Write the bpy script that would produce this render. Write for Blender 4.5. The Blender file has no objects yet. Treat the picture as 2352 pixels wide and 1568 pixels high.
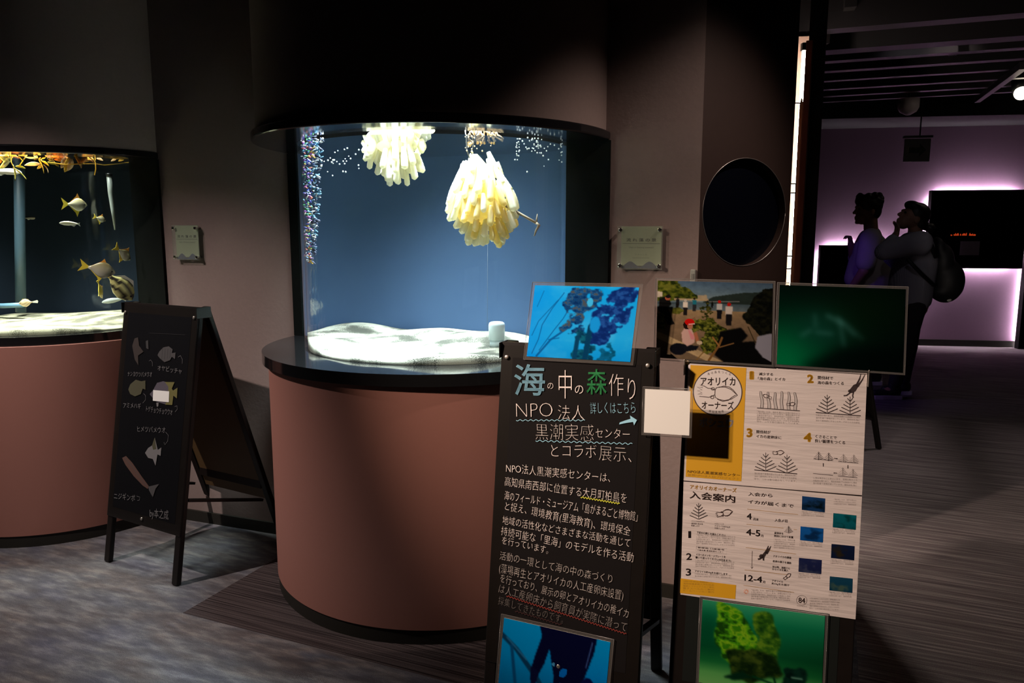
import bpy, bmesh, math, random
import numpy as np
from mathutils import Matrix, Vector, Quaternion

# ------------------------------------------------------------------ camera
SC = bpy.context.scene
C = SC.collection
F, PITCH, EYE = 1732.0, math.radians(8.25), 1.43        # focal length in pixels of a 2352x1568 frame
cd = bpy.data.cameras.new('camera')
cam = bpy.data.objects.new('camera', cd)
C.objects.link(cam)
cd.sensor_width = 36.0
cd.lens = 36.0 * F / 2352.0
cd.clip_start = 0.05
cam.location = (0, 0, EYE)
cam.rotation_euler = (math.pi / 2 - PITCH, 0, 0)
SC.camera = cam
SC.view_settings.view_transform = 'Standard'
SC.view_settings.look = 'None'
SC.view_settings.exposure = 0.0
SC.view_settings.gamma = 1.0
SC.view_settings.use_curve_mapping = False

# ------------------------------------------------------------------ world (an indoor hall: almost no ambient light)
wd = bpy.data.worlds.new('world')
SC.world = wd
wd.use_nodes = True
wd.node_tree.nodes['Background'].inputs[0].default_value = (1.0, 0.85, 0.8, 1)
wd.node_tree.nodes['Background'].inputs[1].default_value = 0.0014

# ------------------------------------------------------------------ room axes
AX = (-0.305, 3.15)                       # foot of the main tank's axis, on the wall plane
TILT = math.radians(20)
AL = np.array([math.cos(TILT), -math.sin(TILT), 0.0])     # along the wall, to the right
NB = np.array([math.sin(TILT), math.cos(TILT), 0.0])      # into the wall
def W(s, e, z=0.0):
    v = np.array([AX[0], AX[1], 0.0]) + s * AL + e * NB
    return Vector((v[0], v[1], z))
def ray(x, y):
    u, v = (x - 1176) / F, -(y - 784) / F
    return np.array([u, math.cos(PITCH) + v * math.sin(PITCH), -math.sin(PITCH) + v * math.cos(PITCH)])
O = np.array([0, 0, EYE])
def at_y(x, y, Y):
    d = ray(x, y); return Vector(O + d * (Y / d[1]))
def at_z(x, y, z):
    d = ray(x, y); return Vector(O + d * ((z - EYE) / d[2]))
def hit(x, y, p0, n):
    d = ray(x, y); n = np.array(n); t = ((np.array(p0) - O) @ n) / (d @ n); return Vector(O + d * t)
def on_wall(x, y, e=0.0):
    return hit(x, y, W(0, e, 0), NB)

# ------------------------------------------------------------------ lamps of the room, and one added fill
def spot(name, loc, target, power, angle, blend, color, radius=0.03):
    l = bpy.data.lights.new(name, 'SPOT')
    l.energy = power; l.spot_size = math.radians(angle); l.spot_blend = blend
    l.color = color; l.shadow_soft_size = radius
    o = bpy.data.objects.new(name, l); C.objects.link(o)
    o.location = loc
    o.rotation_euler = (Vector(target) - Vector(loc)).to_track_quat('-Z', 'Y').to_euler()
    return o
def area(name, loc, target, power, sx, sy, color, spread=180):
    l = bpy.data.lights.new(name, 'AREA')
    l.shape = 'RECTANGLE'; l.size = sx; l.size_y = sy; l.energy = power; l.color = color
    l.spread = math.radians(spread)
    o = bpy.data.objects.new(name, l); C.objects.link(o)
    o.location = loc
    o.rotation_euler = (Vector(target) - Vector(loc)).to_track_quat('-Z', 'Y').to_euler()
    return o
WARM = (1.0, 0.80, 0.66)
spot('track_or_fill_spot', (-2.80, 2.15, 2.90), (-1.45, 3.12, 0.22), 290, 55, 1.0, (1.0, 0.87, 0.82), 0.02)
spot('track_or_fill_spot', (-2.35, 0.75, 2.75), (0.38, 2.06, 0.88), 680, 34, 0.95, (1.0, 0.77, 0.62), 0.06)
spot('track_or_fill_spot', (1.55, 2.00, 2.85), (0.36, 2.74, 1.02), 80, 50, 0.8, (1.0, 0.80, 0.70), 0.05)
spot('track_or_fill_spot', (2.6, 4.6, 3.0), (2.75, 4.95, 0.0), 70, 50, 1.0, (1.0, 0.84, 0.80), 0.04)
spot('track_or_fill_spot', (2.1, 3.9, 3.0), (3.25, 6.5, 1.1), 6, 34, 1.0, (0.95, 0.86, 1.0), 0.05)  # weak fill added to brighten the two visitors from the front

# ------------------------------------------------------------------ materials
def new_mat(name):
    m = bpy.data.materials.new(name); m.use_nodes = True
    return m, m.node_tree.nodes, m.node_tree.links, m.node_tree.nodes['Principled BSDF']
def mat(name, col, rough=0.6, metal=0.0, spec=0.5, noise=0.0, nscale=30.0, bump=0.0, coat=0.0, col2=None, trans=0.0):
    m, N, L, b = new_mat(name)
    b.inputs['Base Color'].default_value = (*col, 1)
    b.inputs['Roughness'].default_value = rough
    b.inputs['Metallic'].default_value = metal
    b.inputs['Specular IOR Level'].default_value = spec
    b.inputs['Coat Weight'].default_value = coat
    b.inputs['Coat Roughness'].default_value = 0.08
    if trans: b.inputs['Transmission Weight'].default_value = trans
    if noise or bump or col2:
        tc = N.new('ShaderNodeTexCoord'); nz = N.new('ShaderNodeTexNoise')
        nz.inputs['Scale'].default_value = nscale; nz.inputs['Detail'].default_value = 5
        L.new(tc.outputs['Object'], nz.inputs['Vector'])
        if noise or col2:
            mx = N.new('ShaderNodeMix'); mx.data_type = 'RGBA'
            mx.inputs[6].default_value = (*col, 1)
            mx.inputs[7].default_value = (*(col2 if col2 else tuple(c * (1 - noise) for c in col)), 1)
            L.new(nz.outputs['Fac'], mx.inputs[0]); L.new(mx.outputs[2], b.inputs['Base Color'])
        if bump:
            bp = N.new('ShaderNodeBump'); bp.inputs['Strength'].default_value = bump
            bp.inputs['Distance'].default_value = 0.01
            L.new(nz.outputs['Fac'], bp.inputs['Height']); L.new(bp.outputs['Normal'], b.inputs['Normal'])
    return m
def emit(name, col, strength):
    m, N, L, b = new_mat(name)
    b.inputs['Base Color'].default_value = (*col, 1)
    b.inputs['Emission Color'].default_value = (*col, 1)
    b.inputs['Emission Strength'].default_value = strength
    return m
def clear(name, tint=(1, 1, 1), gloss=1.0, rough=0.02, base=0.03, power=5.0, haze=0.0, hazecol=(1, 1, 1)):
    """clear acrylic or water skin: lets light straight through and reflects more at grazing angles"""
    m = bpy.data.materials.new(name); m.use_nodes = True
    N, L = m.node_tree.nodes, m.node_tree.links
    N.clear()
    out = N.new('ShaderNodeOutputMaterial'); mix = N.new('ShaderNodeMixShader')
    tr = N.new('ShaderNodeBsdfTransparent'); tr.inputs[0].default_value = (*tint, 1)
    gl = N.new('ShaderNodeBsdfGlossy'); gl.inputs['Roughness'].default_value = rough
    gl.inputs[0].default_value = (gloss, gloss, gloss, 1)
    lw = N.new('ShaderNodeLayerWeight'); lw.inputs[0].default_value = 0.5
    pw = N.new('ShaderNodeMath'); pw.operation = 'POWER'; pw.inputs[1].default_value = power
    mr = N.new('ShaderNodeMapRange'); mr.inputs[3].default_value = base; mr.inputs[4].default_value = 1.0
    L.new(lw.outputs['Facing'], pw.inputs[0]); L.new(pw.outputs[0], mr.inputs[0])
    L.new(mr.outputs[0], mix.inputs[0]); L.new(gl.outputs[0], mix.inputs[2])
    if haze:
        df = N.new('ShaderNodeBsdfDiffuse'); df.inputs[0].default_value = (*hazecol, 1)
        m2 = N.new('ShaderNodeMixShader'); m2.inputs[0].default_value = haze
        L.new(tr.outputs[0], m2.inputs[1]); L.new(df.outputs[0], m2.inputs[2]); L.new(m2.outputs[0], mix.inputs[1])
    else:
        L.new(tr.outputs[0], mix.inputs[1])
    L.new(mix.outputs[0], out.inputs[0])
    return m
def attr_mat(name, rough=0.5, spec=0.5, coat=0.0, bump=None, translucent=0.0, tcol=(1, 1, 1)):
    m, N, L, b = new_mat(name)
    a = N.new('ShaderNodeAttribute'); a.attribute_name = 'Col'
    L.new(a.outputs['Color'], b.inputs['Base Color'])
    b.inputs['Roughness'].default_value = rough; b.inputs['Specular IOR Level'].default_value = spec
    b.inputs['Coat Weight'].default_value = coat; b.inputs['Coat Roughness'].default_value = 0.06
    return m

MW = mat('taupe_wall_paint', (0.27, 0.20, 0.18), 0.85, noise=0.12, nscale=60, bump=0.08, spec=0.2)
MP = mat('terracotta_plinth_laminate', (0.38, 0.168, 0.132), 0.55, noise=0.06, nscale=90, spec=0.25)
MBG = mat('black_gloss_laminate', (0.010, 0.010, 0.011), 0.10, spec=0.5)
MBF = mat('black_frame', (0.010, 0.012, 0.011), 0.35, spec=0.4)
MBM = mat('black_matte', (0.006, 0.006, 0.006), 0.8, spec=0.1); MJAMB = mat('black_jamb', (0.004, 0.005, 0.0045), 0.6, spec=0.08)
MKICK = mat('dark_kickboard', (0.022, 0.02, 0.016), 0.5, spec=0.3)
MBROWN = mat('dark_brown_wall_panel', (0.036, 0.020, 0.016), 0.6, noise=0.15, nscale=40, spec=0.2)
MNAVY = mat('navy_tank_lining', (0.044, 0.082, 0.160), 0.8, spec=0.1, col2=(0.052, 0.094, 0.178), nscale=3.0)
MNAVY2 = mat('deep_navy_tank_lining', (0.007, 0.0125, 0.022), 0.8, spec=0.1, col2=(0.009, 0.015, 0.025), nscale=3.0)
MGLASS = clear('clear_acrylic', (0.95, 0.985, 0.985), base=0.012)
MWATER = clear('water_skin', (0.93, 0.98, 1.0), base=0.03, power=2.2, rough=0.03)
MPLEX = clear('plexiglass', (0.97, 0.97, 0.96), base=0.012, haze=0.001, hazecol=(0.9, 0.88, 0.85))
MSLEEVE = clear('laminating_film', (0.93, 0.93, 0.93), base=0.03, rough=0.18, haze=0.05, hazecol=(0.8, 0.75, 0.7))
MCHALK = mat('blackboard_face', (0.013, 0.011, 0.012), 0.5, noise=0.25, nscale=6, spec=0.08)
MWOOD = mat('black_stained_wood', (0.011, 0.008, 0.007), 0.4, noise=0.4, nscale=25, spec=0.25)
MRAW = mat('worn_raw_wood', (0.35, 0.19, 0.08), 0.6, noise=0.5, nscale=70)
MSCREW = mat('steel_screw', (0.62, 0.56, 0.50), 0.35, metal=0.9)
MCHROME = mat('chrome', (0.75, 0.74, 0.7), 0.15, metal=1.0)
MPIC = attr_mat('printed_photo', 0.14, spec=0.25, coat=0.0)
MFISH = attr_mat('fish_skin', 0.3, spec=0.7)
MCOL = attr_mat('painted_colours', 0.6)

# ------------------------------------------------------------------ mesh helpers
class MB:
    def __init__(self, M=None):
        self.v = []; self.f = []; self.c = []; self.M = M
        self.col = (1, 1, 1); self.smooth = []
    def add(self, vs, fs, smooth=False, M=None):
        o = len(self.v)
        for p in vs:
            p = Vector(p)
            if M is not None: p = M @ p
            if self.M is not None: p = self.M @ p
            self.v.append(p[:]); self.c.append(self.col)
        for f in fs:
            self.f.append([i + o for i in f]); self.smooth.append(smooth)
        return self
    def box(self, c, s, R=None):
        x, y, z = s[0] / 2, s[1] / 2, s[2] / 2
        vs = [(-x, -y, -z), (x, -y, -z), (x, y, -z), (-x, y, -z), (-x, -y, z), (x, -y, z), (x, y, z), (-x, y, z)]
        fs = [(0, 3, 2, 1), (4, 5, 6, 7), (0, 1, 5, 4), (1, 2, 6, 5), (2, 3, 7, 6), (3, 0, 4, 7)]
        T = Matrix.Translation(c)
        if R is not None: T = T @ R.to_4x4()
        return self.add(vs, fs, M=T)
    def bbox(self, c, s, bev=0.004, R=None, seg=2):
        bm = bmesh.new(); bmesh.ops.create_cube(bm, size=1.0)
        for v in bm.verts: v.co = Vector((v.co.x * s[0], v.co.y * s[1], v.co.z * s[2]))
        bmesh.ops.bevel(bm, geom=bm.edges[:], offset=bev, segments=seg, affect='EDGES', profile=0.5)
        T = Matrix.Translation(c)
        if R is not None: T = T @ R.to_4x4()
        bm.verts.index_update()
        self.add([v.co[:] for v in bm.verts], [[v.index for v in f.verts] for f in bm.faces], M=T)
        bm.free(); return self
    def beam(self, p0, p1, w, d, up=(0, 0, 1), bev=0.0):
        """a bar of section w x d from p0 to p1; d is measured towards `up`"""
        p0, p1 = Vector(p0), Vector(p1); z = (p1 - p0); L = z.length; z.normalize()
        u = Vector(up); x = u.cross(z)
        if x.length < 1e-5: x = Vector((1, 0, 0)).cross(z)
        x.normalize(); y = z.cross(x)
        R = Matrix((x, y, z)).transposed()
        if bev: return self.bbox((p0 + p1) / 2, (w, d, L), bev, R)
        return self.box((p0 + p1) / 2, (w, d, L), R)
    def tube(self, pts, rad, n=10, cap=True, smooth=True):
        pts = [Vector(p) for p in pts]; k = len(pts)
        if not hasattr(rad, '__len__'): rad = [rad] * k
        vs, fs = [], []
        ref = None
        for i, p in enumerate(pts):
            t = (pts[min(i + 1, k - 1)] - pts[max(i - 1, 0)]).normalized()
            if ref is None:
                ref = Vector((0, 0, 1)) if abs(t.z) < 0.9 else Vector((1, 0, 0))
            a = (ref - t * ref.dot(t)).normalized(); ref = a; b = t.cross(a)
            for j in range(n):
                q = 2 * math.pi * j / n
                vs.append(p + (a * math.cos(q) + b * math.sin(q)) * rad[i])
        for i in range(k - 1):
            for j in range(n):
                fs.append((i * n + j, i * n + (j + 1) % n, (i + 1) * n + (j + 1) % n, (i + 1) * n + j))
        if cap:
            fs.append(tuple(range(n))[::-1]); fs.append(tuple((k - 1) * n + j for j in range(n)))
        return self.add(vs, fs, smooth)
    def ball(self, c, r, n=12, m=8, R=None, smooth=True):
        if not hasattr(r, '__len__'): r = (r, r, r)
        vs, fs = [(0, 0, r[2])], []
        for i in range(1, m):
            t = math.pi * i / m
            for j in range(n):
                q = 2 * math.pi * j / n
                vs.append((r[0] * math.sin(t) * math.cos(q), r[1] * math.sin(t) * math.sin(q), r[2] * math.cos(t)))
        vs.append((0, 0, -r[2])); last = len(vs) - 1
        for j in range(n):
            fs.append((0, 1 + j, 1 + (j + 1) % n))
            fs.append((last, last - n + (j + 1) % n, last - n + j))
        for i in range(m - 2):
            for j in range(n):
                a = 1 + i * n
                fs.append((a + j, a + n + j, a + n + (j + 1) % n, a + (j + 1) % n))
        T = Matrix.Translation(c)
        if R is not None: T = T @ R.to_4x4()
        return self.add(vs, fs, smooth, M=T)
    def arc_shell(self, c, ro, ri, z0, z1, a0=180.0, a1=360.0, n=72, sx=1.0, sy=1.0):
        """part of a ring in the wall frame; angles in degrees, 270 points out of the wall"""
        vs, fs = [], []
        for i in range(n + 1):
            a = math.radians(a0 + (a1 - a0) * i / n)
            for r, z in ((ro, z0), (ro, z1), (ri, z1), (ri, z0)):
                vs.append(W(c[0] + r * sx * math.cos(a), c[1] + r * sy * math.sin(a), z))
        for i in range(n):
            for j in range(4):
                fs.append((i * 4 + j, (i + 1) * 4 + j, (i + 1) * 4 + (j + 1) % 4, i * 4 + (j + 1) % 4))
        fs.append((0, 1, 2, 3)); fs.append((n * 4 + 3, n * 4 + 2, n * 4 + 1, n * 4))
        return self.add(vs, fs)
    def poly(self, pts, thick=0.0, M=None, nrm=(0, 0, 1)):
        """flat outline in x,y extruded along z by thick"""
        n = len(pts)
        vs = [(p[0], p[1], 0) for p in pts]; fs = [tuple(range(n))]
        if thick:
            vs += [(p[0], p[1], thick) for p in pts]
            fs = [tuple(range(n))[::-1], tuple(range(n, 2 * n))] + [(i, (i + 1) % n, n + (i + 1) % n, n + i) for i in range(n)]
        return self.add(vs, fs, M=M)
    def wbox(self, s0, s1, e0, e1, z0, z1):
        vs = [W(s, e, z) for z in (z0, z1) for s, e in ((s0, e0), (s1, e0), (s1, e1), (s0, e1))]
        return self.add(vs, [(0, 3, 2, 1), (4, 5, 6, 7), (0, 1, 5, 4), (1, 2, 6, 5), (2, 3, 7, 6), (3, 0, 4, 7)])
    def build(self, name, material, parent=None, colors=False, autosmooth=False):
        me = bpy.data.meshes.new(name)
        me.from_pydata([tuple(v) for v in self.v], [], self.f)
        if material is not None: me.materials.append(material)
        if any(self.smooth) or autosmooth:
            me.polygons.foreach_set('use_smooth', [bool(s) or autosmooth for s in self.smooth])
        if colors:
            at = me.color_attributes.new('Col', 'FLOAT_COLOR', 'POINT')
            at.data.foreach_set('color', np.array([(*c, 1.0) for c in self.c], dtype=np.float32).ravel())
        me.validate(); me.update()
        o = bpy.data.objects.new(name, me); C.objects.link(o)
        if parent is not None: o.parent = parent
        return o
def shade_angle(o, deg=35):
    """smooth shading with hard edges kept"""
    me = o.data
    me.polygons.foreach_set('use_smooth', [True] * len(me.polygons))
    bm = bmesh.new(); bm.from_mesh(me)
    for e in bm.edges:
        if len(e.link_faces) == 2 and e.calc_face_angle(0) > math.radians(deg): e.smooth = False
    bm.to_mesh(me); bm.free()
    return o
def empty(name, label, cat, loc=(0, 0, 0), R=None, group=None):
    o = bpy.data.objects.new(name, None); C.objects.link(o)
    o.empty_display_size = 0.1
    M = Matrix.Translation(loc)
    if R is not None: M = M @ R.to_4x4()
    o.matrix_basis = M
    return tag(o, label, cat, group)
def tag(o, label=None, cat=None, group=None, kind=None):
    if label: o['label'] = label
    if cat: o['category'] = cat
    if group: o['group'] = group
    if kind: o['kind'] = kind
    return o
def struct(o):
    o['kind'] = 'structure'; return o
def yaw(deg): return Matrix.Rotation(math.radians(deg), 3, 'Z')
def lin(c):
    c = np.asarray(c, dtype=float)
    return np.where(c <= 0.04045, c / 12.92, ((c + 0.055) / 1.055) ** 2.4)
def rgb(r, g, b): return tuple(float(x) for x in lin(np.array([r, g, b]) / 255.0))
def blob(prims, voxel=0.012, smooth=6, M=None):
    """continuous surface from tapered capsules and ellipsoids, merged by voxel remeshing"""
    mb = MB(M)
    for p in prims:
        if p[0] == 'c':
            a, b, r0, r1 = Vector(p[1]), Vector(p[2]), p[3], p[4]
            pts, rr = [], []
            d = (b - a); L = max(d.length, 1e-4); d = d / L
            for k in range(5):
                t = math.pi / 2 * (k / 4); pts.append(a - d * r0 * math.cos(t) * 0.999); rr.append(max(r0 * math.sin(t), 1e-3))
            for k in range(1, 6):
                t = k / 6; pts.append(a + (b - a) * t); rr.append(r0 + (r1 - r0) * t)
            for k in range(5):
                t = math.pi / 2 * (1 - k / 4); pts.append(b + d * r1 * math.cos(t) * 0.999); rr.append(max(r1 * math.sin(t), 1e-3))
            mb.tube(pts, rr, 14)
        else:
            mb.ball(p[1], p[2], 18, 12, p[3] if len(p) > 3 else None)
    o = mb.build('blob_tmp', None)
    md = o.modifiers.new('r', 'REMESH'); md.mode = 'VOXEL'; md.voxel_size = voxel
    ms = o.modifiers.new('s', 'SMOOTH'); ms.iterations = smooth; ms.factor = 0.5
    dg = bpy.context.evaluated_depsgraph_get()
    me = bpy.data.meshes.new_from_object(o.evaluated_get(dg))
    old = o.data; bpy.data.objects.remove(o); bpy.data.meshes.remove(old)
    me.polygons.foreach_set('use_smooth', [True] * len(me.polygons))
    return me
def mesh_obj(name, me, material, parent=None):
    me.name = name
    me.materials.clear(); me.materials.append(material)
    o = bpy.data.objects.new(name, me); C.objects.link(o)
    if parent is not None: o.parent = parent
    return o

# ------------------------------------------------------------------ lettering
_fc = bpy.data.curves.new('lettering_tmp', 'FONT'); _fo = bpy.data.objects.new('lettering_tmp', _fc)
_cache = {}
def glyphs(text, weight=0.0, res=3):
    k = (text, weight)
    if k in _cache: return _cache[k]
    if weight > 0:                                    # bold: overlaid shifted copies
        v, f = glyphs(text, 0.0, res); V, G = [], []
        for dx, dy in ((-1, 0), (1, 0), (0, -1), (0, 1), (.7, .7), (-.7, -.7), (.7, -.7), (-.7, .7)):
            G += [[i + len(V) * len(v) for i in q] for q in f]; V.append(v + np.array([dx, dy]) * weight)
        _cache[k] = (np.concatenate(V), G); return _cache[k]
    _fc.body = text; _fc.offset = weight; _fc.resolution_u = res
    me = _fo.to_mesh()
    v = np.zeros(len(me.vertices) * 3); me.vertices.foreach_get('co', v); v = v.reshape(-1, 3)[:, :2]
    f = [list(p.vertices) for p in me.polygons]
    _fo.to_mesh_clear()
    _cache[k] = (v, f)
    return _cache[k]

# ================================================================== the room
def floor_material():
    m, N, L, b = new_mat('carpet_tiles')
    geo = N.new('ShaderNodeNewGeometry')
    mp = N.new('ShaderNodeMapping'); mp.vector_type = 'TEXTURE'
    mp.inputs['Location'].default_value = (-1.25, 2.685, 0)
    mp.inputs['Rotation'].default_value = (0, 0, -math.radians(23))
    L.new(geo.outputs['Position'], mp.inputs['Vector'])
    def noise(scale, sx, sy, detail=4, rough=0.6):
        q = N.new('ShaderNodeMapping'); q.inputs['Scale'].default_value = (sx, sy, 1)
        L.new(mp.outputs[0], q.inputs['Vector'])
        n = N.new('ShaderNodeTexNoise'); n.inputs['Scale'].default_value = scale
        n.inputs['Detail'].default_value = detail; n.inputs['Roughness'].default_value = rough
        L.new(q.outputs[0], n.inputs['Vector']); return n
    def ramp(src, stops):
        r = N.new('ShaderNodeValToRGB'); e = r.color_ramp.elements
        while len(e) < len(stops): e.new(0.5)
        for k, (p, c) in enumerate(stops): e[k].position = p; e[k].color = (*c, 1)
        L.new(src, r.inputs[0]); return r
    def mix(fac, a, c, mode='MIX'):
        x = N.new('ShaderNodeMix'); x.data_type = 'RGBA'; x.blend_type = mode
        if isinstance(fac, float): x.inputs[0].default_value = fac
        else: L.new(fac, x.inputs[0])
        L.new(a, x.inputs[6]); L.new(c, x.inputs[7]); return x
    streak = noise(1.0, 7.0, 27.0, 4, 0.6)
    tone = noise(1.0, 2.2, 6.0, 3)
    fine = noise(1.0, 420, 420, 2)
    grey = ramp(tone.outputs['Fac'], [(0.30, (0.115, 0.115, 0.145)), (0.48, (0.135, 0.13, 0.138)), (0.62, (0.135, 0.117, 0.115)), (0.75, (0.11, 0.115, 0.14))])
    lite = ramp(streak.outputs['Fac'], [(0.38, (0.70, 0.68, 0.70)), (0.50, (0.90, 0.90, 0.90)), (0.64, (1.42, 1.38, 1.32))])
    wavy = mix(1.0, grey.outputs[0], lite.outputs[0], 'MULTIPLY')
    # the darker lined tiles that border the wall
    lines = noise(1.0, 1.2, 130.0, 2, 0.5)
    dark = ramp(lines.outputs['Fac'], [(0.36, (0.022, 0.016, 0.016)), (0.5, (0.065, 0.05, 0.05)), (0.66, (0.10, 0.078, 0.075))])
    sp = N.new('ShaderNodeSeparateXYZ'); L.new(mp.outputs[0], sp.inputs[0])
    def cmp(src, op, v):
        n = N.new('ShaderNodeMath'); n.operation = op; n.inputs[1].default_value = v; L.new(src, n.inputs[0]); return n
    gx = cmp(sp.outputs[0], 'GREATER_THAN', 0.0); gy = cmp(sp.outputs[1], 'GREATER_THAN', 0.0); lx = cmp(sp.outputs[0], 'LESS_THAN', 1.5)
    a1 = N.new('ShaderNodeMath'); a1.operation = 'MULTIPLY'; L.new(gx.outputs[0], a1.inputs[0]); L.new(gy.outputs[0], a1.inputs[1])
    a2 = N.new('ShaderNodeMath'); a2.operation = 'MULTIPLY'; L.new(a1.outputs[0], a2.inputs[0]); L.new(lx.outputs[0], a2.inputs[1])
    c1 = mix(a2.outputs[0], wavy.outputs[2], dark.outputs[0])
    # beyond the tanks the tiles are finely lined
    gx2 = cmp(sp.outputs[0], 'GREATER_THAN', 2.35)
    bl = noise(1.0, 2.0, 75.0, 3, 0.6)
    blr = ramp(bl.outputs['Fac'], [(0.34, (0.09, 0.075, 0.08)), (0.5, (0.15, 0.13, 0.135)), (0.64, (0.26, 0.23, 0.23))])
    c2 = mix(gx2.outputs[0], c1.outputs[2], blr.outputs[0])
    fr = ramp(fine.outputs['Fac'], [(0.3, (0.55, 0.55, 0.55)), (0.7, (1.35, 1.35, 1.35))])
    c3 = mix(1.0, c2.outputs[2], fr.outputs[0], 'MULTIPLY')
    L.new(c3.outputs[2], b.inputs['Base Color'])
    b.inputs['Roughness'].default_value = 0.95; b.inputs['Specular IOR Level'].default_value = 0.1
    bp = N.new('ShaderNodeBump'); bp.inputs['Strength'].default_value = 0.5; bp.inputs['Distance'].default_value = 0.004
    L.new(fine.outputs['Fac'], bp.inputs['Height']); L.new(bp.outputs[0], b.inputs['Normal'])
    return m
struct(MB().box((2.0, 5.0, -0.05), (22, 20, 0.1)).build('floor', floor_material()))
struct(MB().box((2.0, 5.0, 3.45), (22, 20, 0.1)).build('ceiling', MBM))

SL = -2.17                     # left tank's axis along the wall
GR = 0.55                      # radius of the curved panes
ZL, ZC, ZT = 0.967, 1.77, 3.4  # ledge top, canopy underside, ceiling
CORNER = 1.053                 # where the wall turns away

# main wall, with an opening for each tank
mb = MB()
mb.wbox(-4.5, SL - GR, 0.0, 0.14, 0, ZT)
mb.wbox(SL + GR, -0.675, 0.0, 0.14, 0, ZT)
mb.wbox(GR, CORNER, 0.0, 0.14, 0, ZT)
for s, g in ((SL, GR), (0, 0.675)):
    mb.wbox(s - g, s + GR, 0.0, 0.14, 0, ZL - 0.03); mb.wbox(s - g, s + GR, 0.0, 0.14, 2.3, ZT)
struct(mb.build('wall_back', MW))
mb = MB(); mb.wbox(SL + 0.70, -0.70, -0.012, 0.0, 0, 0.055); mb.wbox(0.70, CORNER, -0.012, 0.0, 0, 0.055)
struct(mb.build('baseboard_back', MKICK))

# the brown wall panel that turns 45 degrees away, with the round window in it
K0 = W(CORNER, 0, 0)
KD = Vector((math.cos(math.radians(25)), math.sin(math.radians(25)), 0)); KN = Vector((-KD.y, KD.x, 0))
def K(q, e, z): return K0 + KD * q + KN * e + Vector((0, 0, z))
def on_panel(x, y): 
    p = hit(x, y, K0, KN); return (p - K0).dot(KD), p.z
KLEN = on_panel(1811, 540)[0]
wc = on_panel(1711, 488); WR = 0.200
def disc_hole_panel(q0, q1, z0, z1, c, r, e0, e1, n=64):
    """a wall slab with a round hole"""
    mb = MB(); vs, fs = [], []
    per = []
    for i in range(n):
        a = 2 * math.pi * i / n; dx, dz = math.cos(a), math.sin(a)
        t = min([(q1 - c[0]) / dx if dx > 1e-9 else 1e9, (q0 - c[0]) / dx if dx < -1e-9 else 1e9,
                 (z1 - c[1]) / dz if dz > 1e-9 else 1e9, (z0 - c[1]) / dz if dz < -1e-9 else 1e9])
        per.append((c[0] + dx * t, c[1] + dz * t))
    for e in (e0, e1):
        for i in range(n):
            a = 2 * math.pi * i / n
            vs.append(K(c[0] + r * math.cos(a), e, c[1] + r * math.sin(a)))
        for p in per: vs.append(K(p[0], e, p[1]))
    for i in range(n):
        j = (i + 1) % n
        fs += [(i, j, n + j, n + i), (2 * n + j, 2 * n + i, 3 * n + i, 3 * n + j), (j, i, 2 * n + i, 2 * n + j)]
    mb.add(vs, fs)
    # the corners the radial fan cuts off
    for (q, z) in ((q0, z0), (q1, z0), (q0, z1), (q1, z1)):
        near = sorted(range(n), key=lambda i: (per[i][0] - q) ** 2 + (per[i][1] - z) ** 2)[:2]
        mb.add([K(q, e0, z), K(*((per[near[0]][0], e0, per[near[0]][1]))), K(*((per[near[1]][0], e0, per[near[1]][1])))], [(0, 1, 2)])
    return mb
struct(disc_hole_panel(0, KLEN, 0.9, 2.3, wc, WR, 0.0, 0.12).add([], []).build('wall_corner', MBROWN))
mb = MB()
for z0, z1 in ((0.0, 0.9), (2.3, ZT)):
    mb.add([K(q, e, z) for z in (z0, z1) for q, e in ((0, 0), (KLEN, 0), (KLEN, 0.12), (0, 0.12))],
           [(0, 3, 2, 1), (4, 5, 6, 7), (0, 1, 5, 4), (1, 2, 6, 5), (2, 3, 7, 6), (3, 0, 4, 7)])
struct(mb.build('wall_corner_panel', MBROWN))
# round window: dark pane, thin bright rim
n = 64
mb = MB(); mb.add([K(wc[0] + WR * 1.0 * math.cos(2 * math.pi * i / n), 0.03, wc[1] + WR * math.sin(2 * math.pi * i / n)) for i in range(n)], [tuple(range(n))])
rw = struct(mb.build('window_1', mat('dark_blue_window_glass', (0.0015, 0.002, 0.005), 0.25, spec=0.3)))
mb = MB(); mb.tube([K(wc[0] + WR * math.cos(2 * math.pi * i / n), -0.001, wc[1] + WR * math.sin(2 * math.pi * i / n)) for i in range(n + 1)], 0.0013, 6)
tag(mb.build('window_frame', mat('thin_metal_rim', (0.45, 0.40, 0.37), 0.3, metal=0.8), rw), 'thin pale metal rim of the round window')

# ---- gap behind the panel: service wall, light tube, conduit, posts of the doorway
MPEACH = mat('pale_service_wall', (0.62, 0.40, 0.31), 0.8)
struct(MB().box((1.33, 3.82, 1.18), (0.32, 0.05, 2.36)).build('wall_service', MPEACH))
struct(MB().box((1.28, 3.95, 2.9), (0.6, 0.05, 1.08)).build('wall_service_upper', mat('grey_upper_wall', (0.33, 0.31, 0.31), 0.8)))
TX = at_y(1825.5, 535, 3.60)
lt = empty('tube_lamp', 'bright vertical tube lamp in the gap beside the brown doorway post', 'lamp', (TX.x, 3.60, 0))
zt = at_y(1851, 108, 3.60).z; zb = 0.02
MB().tube([(0, 0, zb), (0, 0, zt)], 0.011, 12).build('tube', emit('lamp_tube', (1.0, 0.86, 0.74), 75), lt)
for z in (zb, zt): MB().bbox((0, 0, z), (0.03, 0.03, 0.035), 0.004).build('end_cap', MBF, lt)
CX = at_y(1825, 535, 3.36)
cn = empty('cable_conduit', 'thin conduit held by dark clamps in the lit gap beside the post', 'conduit', (CX.x, 3.36, 0))
ztop = at_y(1838, 225, 3.36).z
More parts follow.
